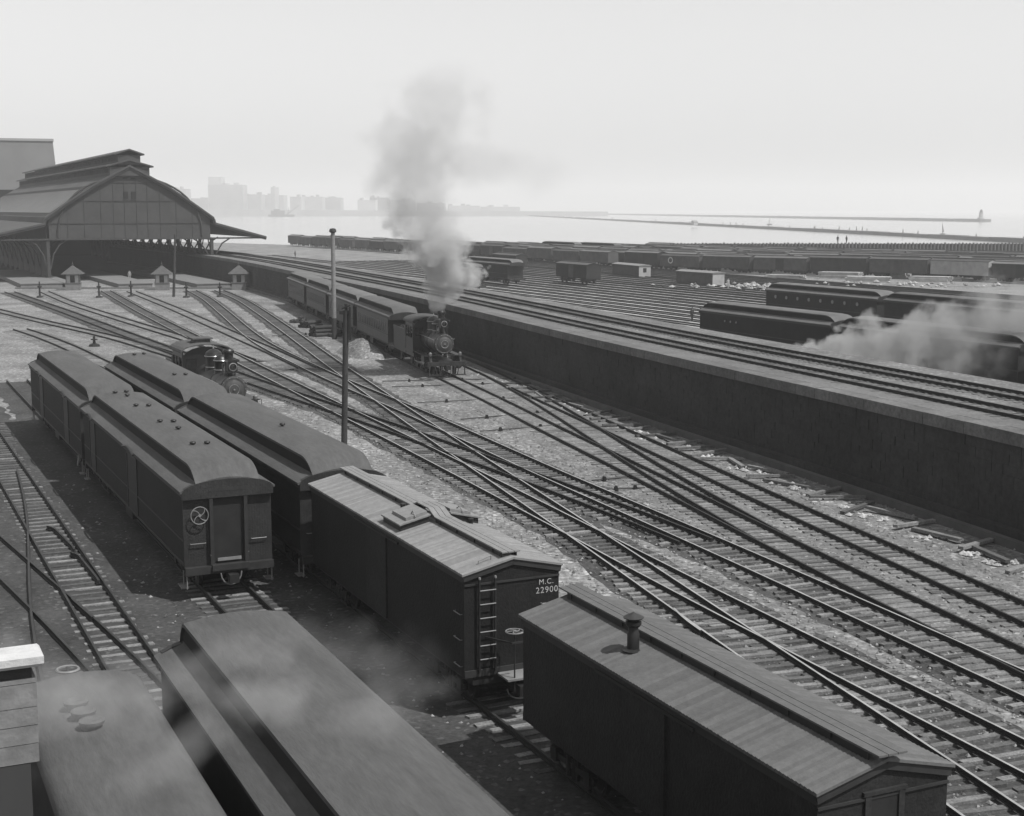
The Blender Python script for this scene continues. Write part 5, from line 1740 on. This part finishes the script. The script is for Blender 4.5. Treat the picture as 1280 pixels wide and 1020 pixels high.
# ------------------------------------------------------------------ foreground pier at the left, hoop on the ground
Y0 = 11.0
XR = at(47, 880, Y0).x
o = empty('stone_pier', (XR, Y0, 0), SRZ, 'pale stone pier with white cap at the lower left edge', 'pier')
ztop = at(30, 832, Y0).z; zb = at(30, 952, Y0).z; zc_ = at(30, 801, Y0 + 0.25).z
w = 0.62
xr = 0.0
YP, Y0 = Y0, 0.0
z = zb; i = 0
r = random.Random(8)
while z < ztop - 0.12:
    h = 0.17 + r.uniform(-0.02, 0.03)
    h = min(h, ztop - 0.10 - z)
    b = MB(); q = r.uniform(0, 0.006)
    b.box(xr - w + q, xr - q, Y0 + q, Y0 + w, z + 0.003, z + h - 0.003)
    b.obj('stone', M_STONE, o); z += h; i += 1
b = MB(); b.box(xr - w + 0.03, xr - 0.03, Y0 + 0.03, Y0 + w - 0.03, ztop - 0.10, ztop + 0.002); b.obj('neck', M_POLE, o)
b = MB()
e = 0.06
b.loft([[(xr - w - e + k * 0.9, Y0 - e + k, zz), (xr + e - k, Y0 - e + k, zz), (xr + e - k, Y0 + w * 0.4 - k, zz), (xr - w - e + k, Y0 + w * 0.4 - k, zz)] for k, zz in ((0.03, ztop), (0.0, ztop + 0.03), (0.0, ztop + 0.09), (0.02, ztop + 0.115), (0.06, ztop + 0.125))])
b.obj('cap_stone', M_STONECAP, o)
b = MB(); b.box(xr - w, xr - 0.075, Y0 + 0.01, Y0 + w, 0, zb - 0.005); b.obj('lower_shaft', M_SHEDFRAME, o)  # dark colour stands for the shaded side of the lower pier
g = gp(85, 841)
o = empty('iron_hoop', g, 0.4, 'round iron hoop with spokes lying on the ground in the lower left', 'hoop')
b = MB(); torus(b, (0, 0, 0.10), 0.30, 0.04, 'z', 20); b.obj('rim', M_STEELBIT, o)
b = MB(); b.bar((-0.28, 0, 0.08), (0.28, 0, 0.08), 0.05, 0.04); b.bar((0, -0.28, 0.08), (0, 0.28, 0.08), 0.05, 0.041); b.obj('spoke', M_IRON, o)
for i, (p0, p1) in enumerate((((66, 659), (94, 687)), ((96, 692), (124, 727)))):
    a, c = gp(*p0, 0.2), gp(*p1, 0.2)
    ln = smooth_line([a + Vector((-0.25, 0.05, 0)), a, a.lerp(c, .1) , c, c + Vector((0.0, -0.1, 0))], 0.4, 1, 1)
    ln = [Vector((p.x, p.y, 0)) for p in ln]
    tag(inst(rail_mesh(ln, 0.115, 'guard_rail', False), 'guard_rail'), ['farther short guard rail beside the coach yard track at the left', 'nearer short guard rail beside the coach yard track at the left'][i], 'guard rail')
tag(inst(rail_mesh([Vector((p.x, p.y, 0)) for p in smooth_line([gp(90, 750, .2), gp(117, 774, .2)], 0.5, 1, 1)], 0.115, 'guard_rail', False), 'guard_rail'), 'short guard rail beside the crossing in the lower left', 'guard rail')
tag(inst(rail_mesh([Vector((p.x, p.y, 0)) for p in smooth_line([gp(842, 762, .2), gp(856, 776, .2), gp(876, 790, .2)], 0.5, 1, 1)], 0.115, 'guard_rail', True), 'guard_rail'), 'short guard rail inside the track right of the stove pipe', 'guard rail')

# ------------------------------------------------------------------ people
def person(label, base, h=1.72, coat=None, yaw=0.0, step=0.12, Y=None, z=0.0):
    k = h / 1.72
    J = {'p': (0, 0, .92), 'b': (0, .01, 1.15), 'c': (0, .0, 1.36), 'n': (0, -.01, 1.48), 'h': (0, -.03, 1.60), 't': (0, -.01, 1.71),
         'sl': (-.19, 0, 1.40), 'el': (-.25, .03, 1.12), 'wl': (-.25, -.06, .88), 'hl': (-.25, -.09, .78), 'sr': (.19, 0, 1.40), 'er': (.25, .04, 1.12), 'wr': (.26, -.03, .88), 'hr': (.26, -.06, .78),
         'll': (-.10, 0, .88), 'kl': (-.11, -step * .6, .48), 'al': (-.11, -step, .08), 'fl': (-.12, -step - .17, .03), 'lr': (.10, 0, .88), 'kr': (.11, step * .2, .48), 'ar': (.11, step, .09), 'fr': (.12, step - .15, .03)}
    E_ = [('p', 'b'), ('b', 'c'), ('c', 'n'), ('n', 'h'), ('h', 't'), ('c', 'sl'), ('sl', 'el'), ('el', 'wl'), ('wl', 'hl'), ('c', 'sr'), ('sr', 'er'), ('er', 'wr'), ('wr', 'hr'), ('p', 'll'), ('ll', 'kl'), ('kl', 'al'), ('al', 'fl'), ('p', 'lr'), ('lr', 'kr'), ('kr', 'ar'), ('ar', 'fr')]
    R_ = {'p': .15, 'b': .145, 'c': .16, 'n': .06, 'h': .10, 't': .07, 'sl': .075, 'el': .055, 'wl': .04, 'hl': .045, 'sr': .075, 'er': .055, 'wr': .04, 'hr': .045, 'll': .10, 'kl': .075, 'al': .055, 'fl': .04, 'lr': .10, 'kr': .075, 'ar': .055, 'fr': .04}
    keys = list(J)
    me = bpy.data.meshes.new('person')
    me.from_pydata([tuple(c * k for c in J[q]) for q in keys], [(keys.index(a), keys.index(c)) for a, c in E_], [])
    o = bpy.data.objects.new('person', me); COL.objects.link(o)
    o.modifiers.new('skin', 'SKIN'); 
    if not me.skin_vertices: 
        bm = bmesh.new(); bm.from_mesh(me); bm.verts.layers.skin.verify(); bm.to_mesh(me); bm.free()
    for q, sv in zip(keys, me.skin_vertices[0].data):
        sv.radius = (R_[q] * k, R_[q] * k); sv.use_root = (q == 'p')
    o.modifiers.new('sub', 'SUBSURF').render_levels = 1
    me.materials.append(coat or M_CLOTH)
    g = gp(*base, z) if Y is None else at(base[0], base[1], Y)
    o.location = g; o.rotation_euler = (0, 0, yaw)
    tag(o, label, 'person')
    b = MB(); b.lathe([(0.17, 1.655), (0.17, 1.67), (0.10, 1.675), (0.095, 1.76), (0.06, 1.78), (0, 1.78)], n=12)
    ht = b.obj('hat', M_CLOTH, o); ht.scale = (k, k, k)
    b = MB(); b.lathe([(0, 1.5), (0.07, 1.53), (0.085, 1.60), (0.07, 1.66), (0, 1.68)], (0, -0.045, 0), 'z', 10); 
    fc = b.obj('face', M_SKIN, o); fc.scale = (k, k, k)
    return o
person('person in dark clothes standing among the storage tracks beyond the embankment', (865, 402), 1.6, M_CLOTH, 0.4)
person('person walking on the embankment tracks left of the tall pale pole', (369, 323), 2.0, M_CLOTH, 1.2)
person('person in pale clothes beside the rubble near the low grounded car', (910, 362), 1.9, M_CLOTHPALE, 0.6)
person('person standing in the shed mouth between the first two huts', (162, 350), 1.8, M_CLOTHPALE, 0.0, 0.1, None, 0.1)
person('person in pale trousers standing beside the baggage car in deep shade', (101, 584), 1.75, M_CLOTHPALE, 2.2)
FY = 378.0
person('left one of two people standing on the pile breakwater at the right', (1047, 304.2), 2.0, M_CLOTH, 0.0, 0.1, FY + 1.2)
person('right one of two people standing on the pile breakwater at the right', (1058, 304.2), 2.0, M_CLOTH, 0.5, 0.1, FY + 1.2)

# ------------------------------------------------------------------ lake front: pile breakwater, cribs, lighthouse, dredge, far shore
o = empty('pile_breakwater', at(1060, 306, FY), 0, 'long row of timber piles along the lake front at the right', 'breakwater')
x0, x1 = at(838, 306, FY).x - o.location.x, at(1300, 306, FY).x - o.location.x
zt = at(1060, 303.6, FY).z - o.location.z
b = MB(); r = random.Random(31)
x = x0
pm = shared('pile', lambda: (lambda q: (q.tube((0, 0, -9), (0, 0, 0), 0.28, 0.26, 8), q.mesh('pile', M_BREAK))[1])(MB()))
while x < x1:
    inst(pm, 'pile', o, (x, -0.4, zt + r.uniform(-0.12, 0.12))); x += 0.95
b.box(x0, x1, 0.0, 2.4, -9, zt - 0.25); b.box(x0, x1, -0.1, 0.1, zt - 0.75, zt - 0.4)
b.obj('walkway', M_TIEBULK, o)
def crib(label, p0, p1, z0, h, w, m):
    a, c = gp(*p0, z0), gp(*p1, z0)
    d = c - a; L = d.length
    o = empty('breakwater', (a + c) / 2, math.atan2(d.y, d.x), label, 'breakwater')
    r = random.Random(int(L)); b = MB(); n = max(6, int(L / 40)); 
    for i in range(n):
        xa = -L / 2 + L * i / n; b.box(xa, xa + L / n - 0.4, -w / 2, w / 2, -1, h + r.uniform(-0.2, 0.2))
    b.obj('crib', m, o)
    return o, L
ib, IL = crib('inner timber breakwater crossing the lake from the shed roof to the right', (560, 264.5), (1290, 304), -2, 1.9, 7, M_BREAK)
b = MB(); r = random.Random(12)
for i in range(150):
    x = -IL / 2 + IL * (r.random() ** 0.6)
    x = IL / 2 - (x + IL / 2) if False else x
    b.tube((x, 0, 1.5), (x, r.uniform(-.5, .5), 2.2 + r.uniform(0.6, 2.4)), 0.35, 0.2, 6)
tag(b.obj('mooring_post', M_BREAK, ib), kind='stuff')
g = gp(868, 284, -2)
o = empty('crib_hut', (g.x, g.y, -0.1), 0.5, 'small pale hut standing midway on the inner breakwater', 'hut')
b = MB(); b.box(-2, 2, -2, 2, 0, 2.6); b.obj('wall', M_PALECAR, o); b = MB(); b.prism([(-2.3, 2.6), (2.3, 2.6), (0, 4.0)], -2.3, 2.3); b.obj('roof', M_BROOF, o)
crib('outer breakwater, a thin dark line near the horizon ending at the lighthouse', (480, 262.9), (1232, 277.4), -2, 3.5, 14, M_BREAK)
g = gp(1226, 277.2, -2)
lh = empty('lighthouse', (g.x, g.y, -2), 0, 'small lighthouse on the end of the outer breakwater', 'lighthouse')
b = MB(); b.lathe([(4.5, 0), (4.5, 5), (3.0, 5.2), (2.4, 11), (2.9, 11.2), (2.9, 11.6)], n=12); b.obj('tower', M_CITY, lh)
b = MB(); b.lathe([(1.7, 11.6), (1.7, 13.4), (2.0, 13.5), (0.4, 15.2), (0, 15.6)], n=12); b.obj('lantern', M_SHEDFRAME, lh)
# sailing boats moored off the inner breakwater
for i, (px, py, s, lb) in enumerate(((962, 281, 1.0, 'small sailing boat on the open lake left of the mooring posts'), (1178, 294, .9, 'small boat moored beside the inner breakwater at the right'))):
    g = gp(px, py, -2)
    o = empty('boat', (g.x, g.y, -2), 0.6 + i, lb, 'boat', 'boats by the inner breakwater')
    b = MB(); b.loft([[(x * 3.5, -w, 0.9 + .2 * abs(x)), (x * 3.5, 0, -0.2), (x * 3.5, w, .9 + .2 * abs(x))] for x, w in ((-1, .5), (-.5, 1.1), (.2, 1.2), (.7, .7), (1, .05))]); b.obj('hull', M_BREAK, o)
    b = MB(); b.tube((0, 0, 0.2), (0.9, 0, 9 * s), 0.1, 0.06, 6); b.obj('mast', M_BREAK, o)
    b = MB(); b.loft([[(-0.1, -.03, 1.5), (-2.6, -.03, 1.8), (0.75, -.03, 8 * s)], [(-0.1, .03, 1.5), (-2.6, .03, 1.8), (0.75, .03, 8 * s)]]); b.obj('sail', M_CITY, o)
# dredge
YD = 3050.0
g = at(352, 270.5, YD)
o = empty('dredge', (g.x, YD, -2), 0, 'grey dredging barge with slanting boom in front of the far shore', 'dredge')
b = MB(); b.box(-28, 28, -6, 6, 0, 4.5); b.obj('hull', M_BREAK, o)
b = MB(); b.box(-22, 6, -5, 5, 4.5, 13); b.box(-16, -4, -4, 4, 13, 16); b.obj('deckhouse', M_BREAK, o)
b = MB(); b.tube((10, 0, 4), (38, 0, 24), 0.9, 0.6, 6); b.tube((14, 0, 4.4), (16, 0, 20), 0.5, 0.4, 6); b.obj('boom', M_BREAK, o)
# far shore and its buildings
YC = 3350.0
b = MB()
pts = [(at(x, 268, YC).x, at(x, y, YC).z) for x, y in ((-40, 263), (150, 262), (260, 262), (380, 262.5), (480, 263), (560, 263.5), (640, 264), (760, 264.5))]
b.loft([[(x, y, -3) if j == 0 else (x, y, max(z, 0.2)) for (y, j) in ((YC, 0), (YC, 1), (YC + 900, 1), (YC + 900, 0))] for x, z in pts])
tag(b.obj('far_shore_land', M_CITY), kind='structure')
blds = [(262, 305, 231, 'wide grain elevator on the far shore, its tower rising above the rest', 1), (269, 285, 222, None, 0), (306, 328, 243, 'low warehouse right of the grain elevator on the far shore', 0), (330, 356, 244, 'flat warehouse block in the middle of the far shore', 0), (340, 345, 234, 'thin chimney over the far shore warehouses', 0),
        (364, 378, 246, 'small square block left of the tall pale pole on the far shore', 0), (378, 404, 246, 'low long shed near the pale pole on the far shore', 0), (405, 427, 247, 'low shed directly behind the pale pole top on the far shore', 0), (448, 470, 250, 'low block on the far shore left of the engine smoke', 0), (463, 485, 247, 'stepped block on the far shore at the edge of the smoke', 0), (486, 520, 250, 'wide low block on the far shore behind the smoke', 0),
        (520, 556, 254, 'low tree covered block on the far shore behind the smoke', 0), (560, 600, 257, 'pale low range of buildings right of the smoke', 0), (600, 650, 258.5, 'last low range of buildings at the end of the far shore', 0), (216, 234, 236, 'tall hazy block just above the shed roof edge', 0), (234, 262, 248, 'hazy block between the shed roof and the grain elevator', 0)]
ge = None
for i, (x0, x1, yt, lb, _) in enumerate(blds):
    Yb = YC + 120 + (i % 4) * 70
    a, c = at(x0, yt, Yb), at(x1, yt, Yb)
    if lb is None:
        bb = MB(); bb.box(a.x - ge.location.x, c.x - ge.location.x, -12, 30, 0, a.z); bb.obj('tower', M_CITY, ge); continue
    o = empty('far_building', ((a.x + c.x) / 2, Yb, 0), 0, lb, 'building')
    hw = (c.x - a.x) / 2
    bb = MB(); bb.box(-hw, hw, -20, 40, 0, a.z); bb.obj('wall', M_CITY, o)
    bb = MB()
    if hw > 8:
        r = random.Random(i)
        for k in range(3):
            xx = r.uniform(-hw, hw * 0.7); bb.box(xx, xx + hw * 0.25, -10, 10, a.z - 0.1, a.z + r.uniform(2, 6))
        bb.obj('roof_block', M_CITY, o)
    else:
        bb.tube((0, 0, a.z), (0, 0, a.z + 3), hw * 0.7, hw * 0.7, 8); bb.obj('roof_block', M_CITY, o)
    if i == 0: ge = o
# pale block behind the shed at the far left
Yb = 470.0
a, c = at(-10, 176, Yb), at(64, 176, Yb)
o = empty('pale_tower_block', ((a.x + c.x) / 2, Yb, 0), SRZ - 0.1, 'plain pale tower block rising behind the left end of the train shed', 'building')
hw = (c.x - a.x) / 2
b = MB(); b.loft([[(-hw, 0, 0), (hw + 2.6, 0, 0), (hw + 2.6, 30, 0), (-hw, 30, 0)], [(-hw, 0, a.z), (hw, 0, a.z), (hw, 30, a.z), (-hw, 30, a.z)]]); b.obj('wall', M_TOWER, o)
b = MB(); b.box(-hw - 0.2, hw + 0.3, -0.3, 30.3, a.z, a.z + 0.8); b.obj('roof', M_CITY, o)

# ------------------------------------------------------------------ air and smoke
def vol_mat(name):
    m = bpy.data.materials.new(name); m.use_nodes = True
    nt = m.node_tree; nt.nodes.clear()
    out = nt.nodes.new('ShaderNodeOutputMaterial')
    pv = nt.nodes.new('ShaderNodeVolumePrincipled')
    nt.links.new(pv.outputs[0], out.inputs['Volume'])
    return m, nt, pv
HAZE = 0.00032
m, nt, pv = vol_mat('haze_air')
pv.inputs['Color'].default_value = (0.95, 0.95, 0.95, 1); pv.inputs['Density'].default_value = HAZE; pv.inputs['Anisotropy'].default_value = 0.2
b = MB(); b.box(-3300, 3300, -60, 9500, -7, 160)
tag(b.obj('haze', m), kind='stuff')

a = at(1170, 440, 104)
def plume(name, label, size, origin, axis, stops, gain, nscale, namp, seed=0.0, colors=(0.85, 0.85), squash=1.0, warp=0.0, detail=5, aniso=0.2):
    """box of smoke; stops along the axis: (f, centre, radius, density, edge sharpness / 10) as fractions of the cross size"""
    m, nt, pv = vol_mat(name + '_volume')
    N, Lk = nt.nodes, nt.links
    pv.inputs['Anisotropy'].default_value = aniso
    tc = N.new('ShaderNodeTexCoord')
    def math_(op, a, c=None, clamp=False):
        x = N.new('ShaderNodeMath'); x.operation = op; x.use_clamp = clamp
        for i, v in enumerate((a, c)):
            if v is None: continue
            if isinstance(v, (int, float)): x.inputs[i].default_value = v
            else: Lk.new(v, x.inputs[i])
        return x.outputs[0]
    mp = N.new('ShaderNodeMapping'); mp.inputs['Location'].default_value = (seed, seed * 1.7, seed * .3)
    Lk.new(tc.outputs['Object'], mp.inputs[0])
    src = tc.outputs['Object']
    if warp:
        nw = N.new('ShaderNodeTexNoise'); nw.inputs['Scale'].default_value = nscale * 0.45; nw.inputs['Detail'].default_value = 2
        Lk.new(mp.outputs[0], nw.inputs['Vector'])
        v1 = N.new('ShaderNodeVectorMath'); v1.operation = 'SUBTRACT'; v1.inputs[1].default_value = (0.5, 0.5, 0.5); Lk.new(nw.outputs['Color'], v1.inputs[0])
        v2 = N.new('ShaderNodeVectorMath'); v2.operation = 'SCALE'; v2.inputs['Scale'].default_value = warp; Lk.new(v1.outputs[0], v2.inputs[0])
        v3 = N.new('ShaderNodeVectorMath'); v3.operation = 'ADD'; Lk.new(tc.outputs['Object'], v3.inputs[0]); Lk.new(v2.outputs[0], v3.inputs[1])
        src = v3.outputs[0]
    sp = N.new('ShaderNodeSeparateXYZ'); Lk.new(src, sp.inputs[0])
    s0 = N.new('ShaderNodeSeparateXYZ'); Lk.new(tc.outputs['Object'], s0.inputs[0])
    ax = {'x': 0, 'z': 2}[axis]; cr = {'x': 2, 'z': 0}[axis]
    f = math_('ADD', math_('DIVIDE', s0.outputs[ax], size[ax]), 0.5, True)
    rp = N.new('ShaderNodeValToRGB'); cr_ = rp.color_ramp; cr_.interpolation = 'EASE'
    while len(cr_.elements) < len(stops): cr_.elements.new(0.5)
    for e, (p, c0, rad, den, sh) in zip(cr_.elements, stops):
        e.position = p; e.color = (c0, rad, den, sh / 10)
    Lk.new(f, rp.inputs[0])
    sc = N.new('ShaderNodeSeparateColor'); Lk.new(rp.outputs[0], sc.inputs[0])
    cen = math_('MULTIPLY', math_('SUBTRACT', sc.outputs[0], 0.5), size[cr])
    rad = math_('MULTIPLY', sc.outputs[1], size[cr])
    nz = N.new('ShaderNodeTexNoise'); nz.inputs['Scale'].default_value = nscale; nz.inputs['Detail'].default_value = detail; nz.inputs['Roughness'].default_value = 0.55
    Lk.new(mp.outputs[0], nz.inputs['Vector'])
    # warp grows away from the source
    dx = math_('SUBTRACT', sp.outputs[cr], cen)
    dy = math_('MULTIPLY', sp.outputs[1], squash)
    d = math_('SQRT', math_('ADD', math_('MULTIPLY', dx, dx), math_('MULTIPLY', dy, dy)))
    q = math_('SUBTRACT', 1.0, math_('DIVIDE', d, math_('MAXIMUM', rad, 0.02)))
    q = math_('ADD', q, math_('MULTIPLY', math_('SUBTRACT', nz.outputs[0], 0.5), namp))
    q = math_('MULTIPLY', q, math_('MULTIPLY', rp.outputs[1], 10.0), True)
    # fade before the box's own faces
    edge = None
    for i in range(3):
        g = math_('MULTIPLY', math_('SUBTRACT', 0.5, math_('ABSOLUTE', math_('DIVIDE', s0.outputs[i], size[i]))), 9.0 if i != ax else 30.0, True)
        edge = g if edge is None else math_('MULTIPLY', edge, g)
    den = math_('MULTIPLY', math_('MULTIPLY', math_('MULTIPLY', q, sc.outputs[2]), gain), edge)
    Lk.new(den, pv.inputs['Density'])
    mr = N.new('ShaderNodeMapRange'); mr.inputs[1].default_value = 0.1; mr.inputs[2].default_value = 0.45; mr.inputs[3].default_value = colors[0]; mr.inputs[4].default_value = colors[1]
    Lk.new(f, mr.inputs[0])
    cb = N.new('ShaderNodeCombineColor')
    for i in range(3): Lk.new(mr.outputs[0], cb.inputs[i])
    Lk.new(cb.outputs[0], pv.inputs['Color'])
    b = MB(); b.box(-size[0] / 2, size[0] / 2, -size[1] / 2, size[1] / 2, -size[2] / 2, size[2] / 2)
    o = b.obj(name, m, None, origin)
    tag(o, label, None, None, 'stuff')
    return o
bpy.context.view_layer.update()
stk = eng.matrix_world @ Vector((3.3, 0, 4.85))
H_ = 20.0; Wd = 19.0
plume('engine_smoke', 'grey smoke column rising from the passenger engine stack', (Wd, 10, H_), (stk.x - 0.2, stk.y + 0.3, stk.z - 0.25 + H_ / 2), 'z',
      [(0.0, 0.505, 0.025, 1.0, 9), (0.035, 0.505, 0.038, 1.0, 9), (0.08, 0.515, 0.068, 1.0, 8), (0.15, 0.545, 0.105, 0.9, 7), (0.25, 0.49, 0.13, 0.6, 5), (0.36, 0.42, 0.13, 0.26, 3), (0.48, 0.39, 0.16, 0.13, 2), (0.66, 0.43, 0.21, 0.10, 1.8), (0.84, 0.50, 0.19, 0.07, 1.6), (1.0, 0.55, 0.10, 0.0, 1.5)],
      1.5, 0.5, 3.4, 3.0, (0.93, 0.66), 1.0, 1.4, 5)
q0 = at(640, 205, stk.y)
plume('drifting_haze', 'thin veil of engine smoke drifting to the right of the column', (14, 8, 7), (q0.x - 0.5, stk.y + 1.5, q0.z), 'x',
      [(0.0, 0.5, 0.2, 0.6, 2), (0.3, 0.5, 0.3, 1.0, 1.6), (0.7, 0.42, 0.25, 0.7, 1.5), (1.0, 0.4, 0.12, 0.0, 1.5)], 0.085, 0.35, 2.4, 7.0, (0.6, 0.6), 0.8, 1.0, 4)
plume('white_steam', 'white steam cloud drifting over the dark cars behind the embankment', (34, 9, 19), (a.x + 2.6, 99.3, a.z + 1.6), 'x',
      [(0.0, 0.36, 0.012, 1.0, 9), (0.035, 0.365, 0.04, 1.0, 9), (0.12, 0.41, 0.08, 1.0, 7), (0.25, 0.44, 0.11, 0.55, 5), (0.5, 0.47, 0.20, 0.24, 2.6), (0.75, 0.45, 0.34, 0.16, 2), (1.0, 0.46, 0.46, 0.13, 2)], 1.3, 0.5, 2.8, 8.0, (0.72, 0.6), 1.0, 1.5, 5)
plume('drifting_smoke', 'thin smoke drifting over the coach roofs in the lower left', (10.4, 10, 1.6), (-6.0, 22.2, 5.15), 'x',
      [(0.0, 0.45, 0.12, 0.8, 1.0), (0.3, 0.5, 0.16, 1.0, 1.0), (0.7, 0.45, 0.16, 1.0, 1.0), (1.0, 0.5, 0.12, 0.6, 1.0)], 0.24, 0.6, 8.0, 1.5, (0.9, 0.9), 0.14, 0.8, 4)
plume('ground_smoke', 'thin smoke low in the dark gap between the foreground coach and the boxcar', (5.5, 4.6, 2.2), (-4.2, 35.4, 1.3), 'x',
      [(0.0, 0.45, 0.3, 0.6, 1.6), (0.3, 0.5, 0.4, 1.0, 1.6), (0.7, 0.5, 0.4, 1.0, 1.6), (1.0, 0.5, 0.3, 0.3, 1.6)], 0.07, 0.7, 4.5, 4.5, (0.9, 0.9), 0.4, 0.6, 4)
